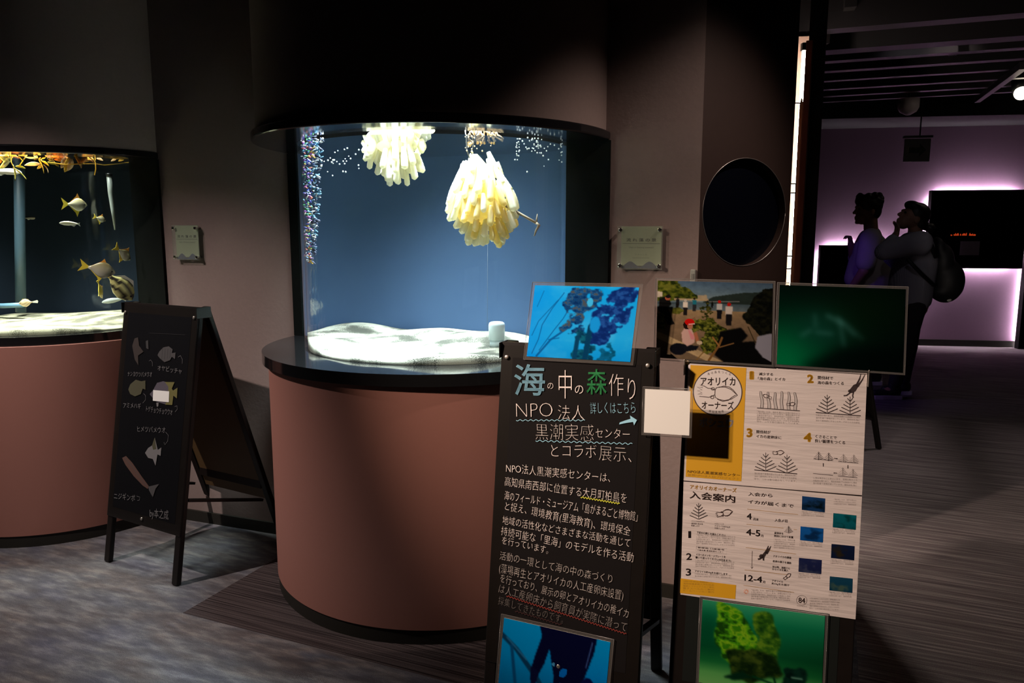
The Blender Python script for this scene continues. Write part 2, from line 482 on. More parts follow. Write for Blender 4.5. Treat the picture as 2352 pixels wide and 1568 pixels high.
MB().tube([(0, 0, 0), (0, 0, ztop - 0.03), (0, 0, ztop)], [0.0085, 0.0085, 0.003], 8).build('pipe', mat('tan_conduit', (0.28, 0.17, 0.09), 0.4), cn)
for py in (237, 422, 443, 588, 617):
    z = at_y(1825, py, 3.36).z
    MB().bbox((-0.02, 0.0, z), (0.05, 0.012, 0.006), 0.002).build('clamp', MBF, cn)
def post(name, px0, px1, Y, dep, m, zt=2.55):
    a, b = at_y(px0, 535, Y).x, at_y(px1, 535, Y).x
    c = Vector(((a + b) / 2, Y, 0)); R = yaw(-math.degrees(math.atan2(c.x, c.y)))       # the doorway stands square to this wall's turn
    return struct(MB().bbox(c + R @ Vector((0, dep / 2, 0)) + Vector((0, 0, zt / 2)), ((b - a) * 0.93, dep, zt), 0.003, R).build(name, m))
MPOST = mat('reddish_brown_post', (0.30, 0.10, 0.065), 0.4, spec=0.4)
zpt = at_y(1870, 92, 3.16).z
post('trim_1', 1828, 1843, 3.16, 0.10, MPOST, zpt)
post('trim_2', 1844, 1873, 3.17, 0.22, mat('dark_door_jamb', (0.012, 0.008, 0.007), 0.5), zpt)
struct(MB().box((at_y(1843.5, 535, 3.158).x, 3.16, zpt / 2), (0.0025, 0.006, zpt)).build('trim_3', mat('aluminium_edge', (0.8, 0.62, 0.55), 0.25, metal=0.9)))

xa, xb = at_y(1834, 535, 3.2).x, at_y(1873, 535, 3.2).x
RD = yaw(-math.degrees(math.atan2((xa + xb) / 2, 3.2)))
struct(MB().box(Vector(((xa + xb) / 2, 3.2, (zpt + 3.4) / 2)) + RD @ Vector((0, 0.06, 0)), ((xb - xa) * 0.93, 0.12, 3.4 - zpt), RD).build('trim_30', MBF))

# ---- next room: far wall, beams
FT = math.radians(9.3)
FA = Vector((math.cos(FT), -math.sin(FT), 0)); FN = Vector((math.sin(FT), math.cos(FT), 0)); F0 = Vector((5.1, 9.55, 0))
def Fw(s, e, z): return F0 + FA * s + FN * e + Vector((0, 0, z))
def on_far(x, y, e=0.0):
    p = hit(x, y, Fw(0, e, 0), FN); return (p - F0).dot(FA), p.z
RF = Matrix((FA, FN, Vector((0, 0, 1)))).transposed()
MFAR = mat('mauve_wall_paint', (0.32, 0.20, 0.29), 0.9, noise=0.08, nscale=40, spec=0.15)
struct(MB().box(Fw(0.5, 0.05, 1.7), (9.5, 0.1, 3.4), RF).build('wall_far', MFAR))
struct(MB().box(Fw(0.5, -0.01, 0.04), (9.5, 0.02, 0.08), RF).build('baseboard_far', MKICK))
MBEAM = mat('dark_ceiling_steel', (0.011, 0.009, 0.010), 0.45, spec=0.5)
ztop_far = on_far(2100, 292)[1]
struct(MB().box(Fw(0.5, -0.45, (ztop_far + 3.4) / 2), (9.5, 0.9, 3.4 - ztop_far), RF).build('trim_4', mat('dark_bulkhead', (0.004, 0.003, 0.004), 0.8)))
RW = Matrix((Vector(AL), Vector(NB), Vector((0, 0, 1)))).transposed()
k = 5
for (px, py, Y, h, d) in ((2100, 70, 4.2, 0.16, 0.12), (2100, 20, 3.7, 0.14, 0.10), (2100, 110, 4.9, 0.10, 0.08), (2060, 140, 5.6, 0.09, 0.08),
                          (2060, 165, 6.2, 0.08, 0.07), (2060, 186, 6.8, 0.08, 0.07), (2060, 203, 7.4, 0.08, 0.07), (2060, 218, 8.0, 0.07, 0.06)):
    p = at_y(px, py, Y)
    struct(MB().box(p + Vector((1.0, -0.36, 0)), (4.6, d, h), RW).build('trim_%d' % k, MBEAM)); k += 1
for (x0, y0, Y0, x1, y1, Y1) in ((1955, 2, 3.6, 1905, 100, 6.0), (2230, 70, 4.4, 2145, 170, 7.2), (2352, 150, 5.4, 2245, 230, 8.2)):
    a, b = at_y(x0, y0, Y0), at_y(x1, y1, Y1)
    struct(MB().beam(a, b, 0.05, 0.05).build('trim_%d' % k, MBEAM)); k += 1

# lamps and sign under the far ceiling
p = at_y(2346, 214, 6.6)
sl = empty('ceiling_spotlight', 'small bright round spotlight under the dark ceiling at the far right', 'lamp', p)
MB().ball((0, 0, 0), 0.055, 20, 14).build('bulb', emit('lit_bulb', (1.0, 0.86, 0.68), 14), sl)
MB().tube([(0, 0.02, 0.03), (0, 0.06, 0.12)], [0.062, 0.05], 18).build('housing', MBF, sl)
MB().tube([(0, 0.06, 0.1), (0, 0.06, 3.4 - p.z)], 0.01, 8).build('stem', MBF, sl)
p = at_y(2086, 252, 7.5)
dm = empty('dome_lamp', 'small dim dome lamp hanging under the dark ceiling', 'lamp', p)
MB().tube([(0, 0, 0.10), (0, 0, 0.02), (0, 0, -0.02), (0, 0, -0.05)], [0.095, 0.095, 0.075, 0.02], 20).build('shade', mat('pale_shade', (0.6, 0.52, 0.55), 0.5), dm)
MB().tube([(0, 0, 0.1), (0, 0, 3.4 - p.z)], 0.012, 8).build('stem', MBF, dm)
p = at_y(2106, 345, 8.6)
es = empty('hanging_sign', 'unlit hanging direction sign with a dark arrow below the far ceiling', 'sign', p, RF)
MB().bbox((0, 0, 0), (0.27, 0.03, 0.25), 0.006).build('sign_plate', mat('grey_sign_plate', (0.12, 0.11, 0.12), 0.6), es)
M90 = Matrix.Translation((0, -0.018, 0)) @ Matrix.Rotation(math.pi / 2, 4, 'X')
MB().poly([(-0.09, 0.03), (0.02, 0.03), (0.02, 0.07), (0.09, 0.0), (0.02, -0.07), (0.02, -0.03), (-0.09, -0.03)], 0.002, M90).build('arrow', mat('dark_green_arrow', (0.008, 0.018, 0.014), 0.6), es)
MB().bbox((0, 0, 0.145), (0.30, 0.06, 0.025), 0.004).build('cap', MBF, es)
MB().tube([(0.02, 0, 0.15), (0.02, 0, 3.4 - p.z)], 0.008, 8).build('stem', MBF, es)

# ---- back-lit display windows on the far wall
def display_box(label, x0, x1, y0, y1, power, depth=0.10, gap=0.05, lines=True):
    s0, z1 = on_far(x0, y0, -depth - gap); s1, z0 = on_far(x1, y1, -depth - gap)
    w, h = s1 - s0, z1 - z0
    t = empty('display_case', label, 'display', Fw((s0 + s1) / 2, 0, (z0 + z1) / 2), RF)
    mb = MB()
    e0, e1 = -gap - depth, -gap
    th = 0.02
    for c, sz in (((0, (e0 + e1) / 2, h / 2 - th / 2), (w, depth, th)), ((0, (e0 + e1) / 2, -h / 2 + th / 2), (w, depth, th)),
                  ((-w / 2 + th / 2, (e0 + e1) / 2, 0), (th, depth, h)), ((w / 2 - th / 2, (e0 + e1) / 2, 0), (th, depth, h)), ((0, e1 - 0.005, 0), (w, 0.01, h))):
        mb.box(c, sz)
    mb.build('case', MBM, t)
    MB().box((0, e0 + 0.012, 0), (w - 0.03, 0.006, h - 0.03)).build('front_pane', clear('dark_display_glass', (0.55, 0.55, 0.57), base=0.015), t)
    # LED strips behind the rim shine on the wall around the case
    ml = emit('led_strip', (1.0, 0.84, 0.95), power)
    i = 0.05
    for c, sz in (((0, -gap * 0.55, h / 2 - i), (w - 0.18, 0.012, 0.012)), ((0, -gap * 0.55, -h / 2 + i), (w - 0.18, 0.012, 0.012)),
                  ((-w / 2 + i, -gap * 0.55, 0), (0.012, 0.012, h - 0.18)), ((w / 2 - i, -gap * 0.55, 0), (0.012, 0.012, h - 0.18))):
        MB().box(c, sz).build('led_strip', ml, t)
    MB().box((0, -gap * 0.5, 0), (w * 0.5, gap, h * 0.5)).build('mount', MBM, t)
    return t, w, h, e0
dt, dw, dh, de = display_box('large dark square display case glowing at its rim, red coral inside', 2141, 2348, 437, 617, 230)
cm = MB(); cm.col = (1, 0.1, 0.03)
sx, sz = on_far(2213, 537, de + 0.05); c0 = Fw(sx, 0, sz); loc = dt.matrix_basis.inverted() @ c0
rnd = random.Random(4)
cm2 = MB()
for k in range(26):
    u = rnd.uniform(-1, 1); cm2.tube([(loc.x + u * 0.15, de + 0.05, loc.z - 0.02), (loc.x + u * 0.16, de + 0.05, loc.z - 0.015 + 0.035 * (1 - u * u) * rnd.uniform(0.4, 1))], [0.008, 0.004], 6)
tag(cm2.build('coral', emit('emissive_red_coral', (1.0, 0.10, 0.02), 1.1), dt), 'red coral mound with its glow put into the material')  # no lamp inside the case; the coral's glow is emission in its material
sx, sz = on_far(2228, 570, de - 0.004); loc = dt.matrix_basis.inverted() @ Fw(sx, 0, sz)
MB().box((loc.x, de + 0.006, loc.z), (0.22, 0.003, 0.17)).build('caption_card', mat('grey_caption_card', (0.35, 0.31, 0.37), 0.7), dt)
display_box('dark display case glowing at its rim behind the man, left of the far wall', 1885, 2075, 563, 745, 230)
display_box('dark display case glowing at its rim, mostly past the right frame edge', 2362, 2560, 560, 830, 130)

# ================================================================== aquariums
def pane_curve(s, r, wide):
    """plan of the pane, left to right, in the wall frame; a wide tank flares out to its left jamb"""
    if not wide: return [(s + r * math.cos(math.pi + math.pi * i / 72), r * math.sin(math.pi + math.pi * i / 72)) for i in range(73)]
    a0 = math.radians(215.6); p0 = (r * math.cos(a0), r * math.sin(a0)); L = -p0[1] / 0.813
    pts = [(s + p0[0] - 0.582 * L * (1 - k / 8), p0[1] + 0.813 * L * (1 - k / 8)) for k in range(8)]
    return pts + [(s + r * math.cos(a0 + (2 * math.pi - a0) * i / 72), r * math.sin(a0 + (2 * math.pi - a0) * i / 72)) for i in range(73)]
def lining_curve(sl, sr, D):
    """back of the tank: rounded from the right jamb to the left one"""
    c, h = (sl + sr) / 2, (sr - sl) / 2
    out = []
    for i in range(49):
        a = math.pi * i / 48; n = 0.55
        out.append((c + h * math.copysign(abs(math.cos(a)) ** n, math.cos(a)), D * math.sin(a) ** n if 0 < i < 48 else 0.0))
    return out
def aquarium(s, label, r_plinth, r_ledge, r_cap, ycap, r_fascia, yfas, lining, lamp_w, lamp_e, lampcol, lamp_d=0.32):
    t = empty('aquarium', label, 'aquarium', W(s, 0, 0))
    inv = Matrix.Translation(-W(s, 0, 0))
    def B(): return MB(inv)
    sm = lambda o: shade_angle(o, 40)
    pl = sm(B().arc_shell((s, 0), r_plinth, r_plinth - 0.06, 0.055, ZL - 0.04).build('plinth', MP, t))
    sm(B().arc_shell((s, 0), r_plinth - 0.004, r_plinth - 0.06, 0.0, 0.055).build('kickboard', MKICK, pl))
    mb = B(); mb.arc_shell((s, 0), r_ledge, 0.002, ZL - 0.042, ZL); o = mb.build('ledge', MBG, t)
    bv = o.modifiers.new('b', 'BEVEL'); bv.width = 0.006; bv.segments = 2; bv.limit_method = 'ANGLE'; sm(o)
    mb = B(); mb.arc_shell((s, 0), r_cap, r_cap * 0.76, ZC, ZC + 0.032, sy=ycap); o = mb.build('canopy', MBG, t)
    bv = o.modifiers.new('b', 'BEVEL'); bv.width = 0.006; bv.segments = 2; bv.limit_method = 'ANGLE'; sm(o)
    sm(B().arc_shell((s, 0), r_fascia, r_fascia - 0.02, ZC + 0.032, ZT, sy=yfas).build('fascia', MW, t))
    mb = B(); mb.arc_shell((s, 0), r_fascia - 0.025, r_fascia - 0.035, ZC + 0.034, 2.32, sy=yfas)
    mb.arc_shell((s, 0), r_fascia - 0.026, 0.002, 2.30, 2.32, sy=yfas); mb.build('hood_liner', MBM, t)
    wide = s == 0
    sl = s - (0.675 if wide else GR); sr = s + GR
    po, pi_ = pane_curve(s, GR, wide), pane_curve(s, GR - 0.012, wide)
    vs = []; k = len(po)
    for (a, b), (c, d) in zip(po, pi_):
        vs += [W(a, b, ZL), W(a, b, ZC), W(c, d, ZC), W(c, d, ZL)]
    sm(B().add(vs, [(i * 4 + j, (i + 1) * 4 + j, (i + 1) * 4 + (j + 1) % 4, i * 4 + (j + 1) % 4) for i in range(k - 1) for j in range(4)] + [(0, 1, 2, 3), (k * 4 - 1, k * 4 - 2, k * 4 - 3, k * 4 - 4)]).build('curved_pane', MGLASS, t))
    # flat black frame at the wall
    for a, b in ((s - 0.72, sl), (sr, s + 0.72)):
        mb = B(); mb.wbox(a, b, -0.014, 0.02, ZL, ZC); mb.build('frame_jamb', MJAMB, t)
    # inside of the tank behind the wall
    D = 0.34
    cv = lining_curve(sl, sr, D); k = len(cv)
    vs = [W(a, b, ZL - 0.03) for a, b in cv] + [W(a, b, ZC) for a, b in cv]
    mb = B(); mb.add(vs, [(i, i + 1, k + i + 1, k + i) for i in range(k - 1)], True)
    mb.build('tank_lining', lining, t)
    mb = B()
    vs = [W(a, b, ZC) for a, b in cv] + [W(a, b, 2.31) for a, b in cv]
    mb.add(vs, [(i, i + 1, k + i + 1, k + i) for i in range(k - 1)] + [tuple(range(k, 2 * k))])
    mb.build('hood_back', MBM, t)
    # water skin
    mb = B(); pts = [W(a, b, ZC - 0.012) for a, b in pane_curve(s, GR - 0.013, wide)] + [W(a, b * 0.995, ZC - 0.012) for a, b in cv[1:-1]]
    mb.add(pts, [tuple(range(len(pts)))])
    mb.build('water_surface', MWATER, t)
    area('tank_lamp', W(s + 0.0, lamp_e, 2.24), W(s, lamp_e, 0), lamp_w, 0.62, lamp_d, lampcol, 70)
    return t
aq1 = aquarium(0.0, 'large bright half-round aquarium with a terracotta plinth in the middle', 0.692, 0.715, 0.718, 1.0, 0.70, 1.0, MNAVY, 46, -0.25, (0.93, 1.0, 1.0), 0.44)
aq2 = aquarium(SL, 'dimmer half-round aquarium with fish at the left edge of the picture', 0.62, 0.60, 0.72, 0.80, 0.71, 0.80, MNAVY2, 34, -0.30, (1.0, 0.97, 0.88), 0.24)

# ---- sand beds
def sand_material(name, c0, c1, sc):
    m, N, L, b = new_mat(name)
    tc = N.new('ShaderNodeTexCoord')
    n1 = N.new('ShaderNodeTexNoise'); n1.inputs['Scale'].default_value = sc; n1.inputs['Detail'].default_value = 3
    n2 = N.new('ShaderNodeTexNoise'); n2.inputs['Scale'].default_value = 420; n2.inputs['Detail'].default_value = 2
    L.new(tc.outputs['Object'], n1.inputs['Vector']); L.new(tc.outputs['Object'], n2.inputs['Vector'])
    a = N.new('ShaderNodeMath'); a.operation = 'MULTIPLY_ADD'; a.inputs[1].default_value = 0.55
    L.new(n2.outputs['Fac'], a.inputs[0]); L.new(n1.outputs['Fac'], a.inputs[2])
    r = N.new('ShaderNodeValToRGB'); e = r.color_ramp.elements
    e[0].position = 0.76; e[0].color = (*c0, 1); e[1].position = 0.86; e[1].color = (*c1, 1)
    L.new(a.outputs[0], r.inputs[0]); L.new(r.outputs[0], b.inputs['Base Color'])
    b.inputs['Roughness'].default_value = 0.9
    bp = N.new('ShaderNodeBump'); bp.inputs['Strength'].default_value = 0.5; bp.inputs['Distance'].default_value = 0.004
    L.new(n2.outputs['Fac'], bp.inputs['Height']); L.new(bp.outputs[0], b.inputs['Normal'])
    return m
def sand_bed(s, label, m, hfun, group=None):
    nx, ne = 90, 80
    mb = MB(Matrix.Translation(-W(s, 0, ZL)))
    vs, idx = [], {}
    wide = s == 0
    front = pane_curve(0, GR - 0.014, wide); back = lining_curve(-(0.672 if wide else GR - 0.003), GR - 0.003, 0.337)[::-1]
    fx, fe = [q[0] for q in front], [q[1] for q in front]; bx_, be = [q[0] for q in back], [q[1] for q in back]
    for i in range(nx + 1):
        u = fx[0] + (fx[-1] - fx[0]) * i / nx
        ef = float(np.interp(u, fx, fe)); eb = float(np.interp(u, bx_, be))
        for j in range(ne + 1):
            e = ef + (max(eb, ef + 0.004) - ef) * (j / ne)
            idx[i, j] = len(vs); vs.append(W(s + u, e, ZL + max(hfun(u, e), 0.001)))
    top = len(vs)
    fs = [(idx[i, j], idx[i + 1, j], idx[i + 1, j + 1], idx[i, j + 1]) for i in range(nx) for j in range(ne)]
    rim = [idx[i, 0] for i in range(nx + 1)] + [idx[nx, j] for j in range(1, ne + 1)] + [idx[i, ne] for i in range(nx - 1, -1, -1)] + [idx[0, j] for j in range(ne - 1, 0, -1)]
    b0 = len(vs)
    for k in rim: vs.append(Vector((vs[k].x, vs[k].y, ZL)))
    L_ = len(rim)
    for k in range(L_): fs.append((rim[(k + 1) % L_], rim[k], b0 + k, b0 + (k + 1) % L_))
    mb.add(vs, fs, True)
    o = mb.build('sand', m); o.location = W(s, 0, ZL)
    return tag(o, label, 'sand', kind='stuff')
h1 = lambda u, e: 0.014 + 0.008 * math.sin(9 * u + 1.2 * math.sin(5 * e)) + 0.008 * math.sin(11 * e + 3 * u) + 0.006 * math.sin(17 * u - 6 * e)
h2 = lambda u, e: 0.012 + 0.010 * math.sin(5 * u + 0.4) + 0.007 * math.sin(12 * e) + max(0, e) * 0.12 * (0.5 + 0.9 * u)
sand_bed(0, 'white sand rippled across the bottom of the bright middle aquarium', sand_material('white_sand', (0.46, 0.45, 0.37), (0.05, 0.05, 0.038), 6), h1)
sand_bed(SL, 'grey and pale sand on the bottom of the left aquarium', sand_material('olive_sand', (0.34, 0.325, 0.22), (0.08, 0.076, 0.048), 9), h2)

def in_tank(px, py, s, e):
    """point where the pixel's sight line meets the plane e behind the wall"""
    return hit(px, py, W(0, e, 0), NB)

# ---- squid egg clusters
def egg_mat(name, col, tcol, tw=0.58):
    m = bpy.data.materials.new(name); m.use_nodes = True
    N, L = m.node_tree.nodes, m.node_tree.links; N.clear()
    out = N.new('ShaderNodeOutputMaterial')
    d = N.new('ShaderNodeBsdfDiffuse'); d.inputs[0].default_value = (*col, 1)
    t = N.new('ShaderNodeBsdfTranslucent'); t.inputs[0].default_value = (*tcol, 1)
    g = N.new('ShaderNodeBsdfGlossy'); g.inputs['Roughness'].default_value = 0.2
    m1 = N.new('ShaderNodeMixShader'); m1.inputs[0].default_value = tw
    m2 = N.new('ShaderNodeMixShader'); m2.inputs[0].default_value = 0.04
    L.new(d.outputs[0], m1.inputs[1]); L.new(t.outputs[0], m1.inputs[2]); L.new(m1.outputs[0], m2.inputs[1]); L.new(g.outputs[0], m2.inputs[2]); L.new(m2.outputs[0], out.inputs[0])
    return m
MEGG = egg_mat('white_egg_capsule', (0.95, 0.96, 0.86), (0.98, 0.93, 0.72))
MEGGY = egg_mat('shade_tinted_egg_capsule', (0.95, 0.86, 0.48), (1.0, 0.85, 0.40), 0.55)  # yellow of the self-shaded, translucent lower capsules put into the colour
def capsule_mesh(length, r, seed):
    rnd = random.Random(seed)
    n = 13; pts, rr = [], []
    bx, by = rnd.uniform(-0.10, 0.10), rnd.uniform(-0.10, 0.10)
    for i in range(n):
        f = i / (n - 1)
        pts.append((bx * length * f * f, by * length * f * f, -length * f))
        prof = 0.62 + 0.38 * math.sin(min(f * 1.6, 1) * math.pi / 2)
        if f > 0.86: prof *= math.sqrt(max(1 - ((f - 0.86) / 0.145) ** 2, 0.01))
        rr.append(r * prof * (1 + 0.07 * (i % 2)))
    mb = MB(); mb.tube(pts, rr, 9)
    me = bpy.data.meshes.new('egg_capsule'); me.from_pydata(mb.v, [], mb.f); me.polygons.foreach_set('use_smooth', [True] * len(me.polygons))
    return me
CAPS = [[capsule_mesh(1.0, 0.150, k) for k in range(5)], [capsule_mesh(1.0, 0.150, k) for k in range(5)]]
for me in CAPS[0]: me.materials.append(MEGG)
for me in CAPS[1]: me.materials.append(MEGGY)
RB = Matrix((Vector(AL), Vector(NB), Vector((0, 0, 1)))).transposed()
def egg_cluster(label, root, caps, core, group):
    """caps: (s, e, z of the root end), direction, length, yellow shade tint?"""
    t = empty('squid_egg_cluster', label, 'squid eggs', root, RB, group)
    for k, (p, d, L, cream) in enumerate(caps):
        o = bpy.data.objects.new('egg_capsule', CAPS[cream][k % 5]); C.objects.link(o); o.parent = t
        q = Vector((0, 0, -1)).rotation_difference(Vector(d).normalized())
        o.matrix_basis = Matrix.Translation(p) @ (q @ Quaternion((0, 0, 1), k * 1.7)).to_matrix().to_4x4() @ Matrix.Scale(L, 4)
    for a, b, r0, r1, cream in core: pass
    return t
rnd = random.Random(11)
EZ = -0.20                                        # depth of the clusters in front of the wall
# right cluster: a drop of capsules hung from a twig at the surface
apex = in_tank(1090, 352, 0, EZ)
def px(dx): return dx * apex.y / F                 # pixels to metres at the cluster
prof = [(0.0, 8), (0.12, 38), (0.25, 58), (0.45, 78), (0.62, 90), (0.75, 78), (0.9, 55), (1.0, 30)]
def half(f):
    for (a, b), (c, d) in zip(prof, prof[1:]):
        if f <= c: return b + (d - b) * (f - a) / (c - a)
    return prof[-1][1]
H2 = px(205)
caps = []
lean = px(26)
for k in range(99):
    f = 0.03 + 0.82 * (k / 98) ** 0.80
    ph = k * 2.399963
    L = rnd.uniform(0.068, 0.090)
    w = px(half(min(f + 0.13, 1.0)))
    out = Vector((math.cos(ph), 0.75 * math.sin(ph), 0))
    tip = Vector((lean * min(f + 0.3, 1), 0, 0)) + out * w * rnd.uniform(0.88, 1.0) + Vector((0, 0, -H2 * min(f + 0.17, 1.0) * rnd.uniform(0.97, 1.03)))
    d = Vector((out.x * 0.40, out.y * 0.40, -1.0)).normalized()
    d = (d + Vector((rnd.uniform(-.12, .12), rnd.uniform(-.12, .12), 0))).normalized()
    caps.append((tip - d * L, d, L, 1 if (f > 0.34 and out.y < 0.55 and -0.55 < out.x < 0.95 and rnd.random() < 0.85) else 0))
t2 = egg_cluster('squid egg cluster, lower middle tinted for yellow shade, hanging like a drop from a twig in the bright aquarium', apex, caps, [], 'squid egg clusters')
mb = MB()
fr = [0.0, 0.06, 0.14, 0.26, 0.40, 0.55, 0.62, 0.70, 0.76]
mb.tube([(lean * q, 0, -H2 * q - 0.004) for q in fr], [px(half(q)) * 0.62 + 0.002 for q in fr[:-1]] + [0.02], 22)
tag(mb.build('inner_mass', MEGGY, t2), 'yellowish middle of the egg cluster, shade put into its colour')
mb = MB()
Wl = lambda x, y, e=EZ: RB.inverted() @ (in_tank(x, y, 0, e) - apex)
mb.tube([Wl(1150, 465), Wl(1172, 478), Wl(1200, 494), Wl(1232, 512)], [0.006, 0.006, 0.005, 0.005], 8)
mb.tube([Wl(1232, 512), Wl(1238, 517), Wl(1231, 530), Wl(1227, 542)], [0.006, 0.006, 0.004, 0.002], 8)
mb.tube([Wl(1232, 512), Wl(1233, 502), Wl(1234, 491)], [0.004, 0.003, 0.001], 6)
tag(mb.build('twig', mat('grey_brown_twig', (0.30, 0.22, 0.14), 0.8, noise=0.5, nscale=200), t2), 'bare grey twig sticking out of the eggs')
mb = MB()
mb.tube([Wl(1068, 296), Wl(1071, 320), Wl(1072, 345), Wl(1082, 372)], 0.0025, 6)
mb.tube([Wl(1098, 296), Wl(1092, 315), Wl(1084, 345), Wl(1083, 374)], 0.0028, 6)
tag(mb.build('tie', mat('dark_tie', (0.06, 0.06, 0.06), 0.5), t2), 'dark ties holding the eggs under the surface')
# left cluster: at the surface, tips pointing down and to the sides
root = in_tank(905, 290, 0, EZ)
fans = [(838, 385), (848, 365), (860, 400), (870, 424), (884, 405), (876, 380), (896, 412), (902, 418), (915, 410), (922, 424), (933, 426), (940, 410), (955, 402), (962, 412), (950, 380), (944, 350),
        (832, 350), (845, 330), (1000, 315), (992, 330), (972, 350), (978, 320), (965, 330), (985, 308), (858, 345), (900, 370), (918, 360), (930, 385), (885, 350), (955, 345), (836, 368), (866, 376), (908, 396), (946, 398)]
caps = []
for k in range(88):
    x, y = fans[k % len(fans)]; x += rnd.uniform(-5, 5) if k >= len(fans) else 0; y -= rnd.uniform(2, 30) if k >= len(fans) else 0
    de = rnd.uniform(-0.09, 0.09) * (1 if k >= len(fans) else 0.7)
    tip = Vector((px(x - 905), de, -px(y - 290)))
    L = rnd.uniform(0.07, 0.095)
    base = Vector((px((x - 905) * 0.55), de * 0.4, 0.0))
    d = (tip - base).normalized()
    caps.append((tip - d * min(L, (tip - base).length), d, L if (tip - base).length > L else (tip - base).length, 0))
t1_ = egg_cluster('overexposed white squid egg cluster at the water surface, left of the drop-shaped one', root, caps, [], 'squid egg clusters')

mb = MB(); mb.ball((px(-8), 0, -0.02), (px(50), 0.075, 0.085), 20, 14); mb.build('inner_mass', MEGG, t1_)

# ---- seaweed tuft beside the ties
tuft_root = in_tank(1105, 296, 0, EZ)
tf = empty('seaweed_tuft', 'tan branched seaweed tuft at the surface of the bright aquarium', 'seaweed', tuft_root, RB)
MTAN = mat('tan_seaweed', (0.50, 0.33, 0.17), 0.7, noise=0.3, nscale=100)
rnd = random.Random(5)
mb = MB()
for k in range(24):
    p = Vector((px(rnd.uniform(-40, 30)), rnd.uniform(-.02, .04), px(rnd.uniform(-8, 4)))); pts = [p]
    d = Vector((rnd.uniform(-.3, .9), rnd.uniform(-.3, .3), -rnd.uniform(0.3, 1)))
    for j in range(4):
        p = p + d.normalized() * 0.014; pts.append(p); d += Vector((rnd.uniform(-.9, .9), rnd.uniform(-.4, .4), rnd.uniform(-.5, .3)))
    mb.tube(pts, [0.003, 0.003, 0.003, 0.003, 0.004], 6)
mb.build('frond', MTAN, tf)
mb = MB()
for k in range(26): mb.ball((px(rnd.uniform(-38, 34)), rnd.uniform(-.03, .03), px(rnd.uniform(-52, 0))), rnd.uniform(0.002, 0.004), 8, 6)
mb.build('float_bladders', mat('pale_bladders', (0.7, 0.5, 0.3), 0.5), tf)

# ---- pipe cap on the sand, fine line from the eggs to the bottom
q = in_tank(1141, 785, 0, -0.10)
pc = empty('pipe_cap', 'white plastic pipe cap standing on the sand in the bright aquarium', 'pipe cap', (q.x, q.y, ZL + 0.012), RB)
MWH = mat('white_plastic', (0.72, 0.86, 0.92), 0.35)
r = 19 * q.y / F
zc_ = at_y(1141, 739, q.y).z - (ZL + 0.012)
MB().tube([(0, 0, zc_ * 0.30), (0, 0, zc_ - 0.012), (0, 0, zc_ - 0.004), (0, 0, zc_)], [r, r, r * 0.93, r * 0.72], 28).build('cap', MWH, pc)
MB().tube([(0, 0, 0), (0, 0, zc_ * 0.32)], r * 0.86, 28).build('pipe', MWH, pc)
a, b = in_tank(1120, 555, 0, 0.30), in_tank(1119, 768, 0, 0.30)
o = MB(Matrix.Translation(-b)).tube([a, b], 0.0007, 6).build('fishing_line', mat('pale_line', (0.10, 0.12, 0.14), 0.5)); o.location = b
tag(o, 'thin pale line running straight down to the sand in the bright aquarium', 'line')

# ---- bubbles against the pane
def on_pane(x, y, r=GR - 0.016):
    d = ray(x, y); a = d[0] ** 2 + d[1] ** 2; c = np.array(AX)
    bq = -2 * (d[0] * c[0] + d[1] * c[1]); cc = c @ c - r * r
    disc = bq * bq - 4 * a * cc
    if disc < 0: return None
    t = (-bq - math.sqrt(disc)) / (2 * a)
    return Vector(O + d * t)
BUB = [(65,775),(100,775),(118,777),(85,828),(58,848),(52,888),(100,875),(45,925),(62,935),(97,923),(157,815),(188,866),(252,752),(285,812),(325,795),(345,790),(335,768),(380,765),(222,928),(243,958),(275,947),(335,940),(358,950),(367,870),(370,888),(410,805),(425,820),(435,840),(412,830),(440,768),(440,880),(447,895),(437,910),(410,912),(445,940),(480,895),(490,915),(502,787),(383,985),(325,997),(105,985),(95,1003),(52,1000),(52,1045),(60,1070),(88,1080),(552,945),(613,915),(590,990),(530,1078),(660,868),(732,888),(810,953),(850,870),(872,860),(845,898),(857,917),(870,1010),(853,1020),(860,1070),(625,1148),(817,1157),(865,1190),(22,1150),(65,1152),(465,1027),(422,1027),(495,1030),(545,1265),(242,1368)]
BUL = [(1640,1020),(1693,990),(1813,968),(1863,943),(2072,972),(2138,965),(2013,1052),(1888,1088),(1922,1130),(1557,1122),(1515,1162),(1607,1157),(1630,1155),(1583,1195),(1675,1185),(1607,1218),(1790,1178),(1825,1137),(1848,1177),(1815,1222),(1723,1230),(1445,1182),(1508,1367),(2065,1250),(2070,1308),(1785,1362),(1835,1370),(1598,1437)]
mb = MB(); mb.ball((0, 0, 0), 1.0, 10, 7)
BM = bpy.data.meshes.new('air_bubble'); BM.from_pydata(mb.v, [], mb.f); BM.polygons.foreach_set('use_smooth', [True] * len(BM.polygons))
BM.materials.append(mat('silvery_bubble', (0.95, 0.97, 1.0), 0.3, spec=0.8))
rnd = random.Random(3)
for lst, ox, oy, lab in ((BUB, 1180, 220, 'tiny white air bubble in the swarm at the right of the bright aquarium'), (BUL, 560, 220, 'tiny white air bubble scattered left of the egg clusters')):
    for x, y in lst:
        p = on_pane(ox + x / 7.84, oy + y / 7.84)
        if p is None: continue
        o = bpy.data.objects.new('air_bubble', BM); C.objects.link(o); o.location = p; o.scale = [rnd.uniform(0.0020, 0.0031)] * 3
        tag(o, lab, 'bubble', 'bubbles ' + ('at the right' if lst is BUB else 'at the left') + ' of the tank')
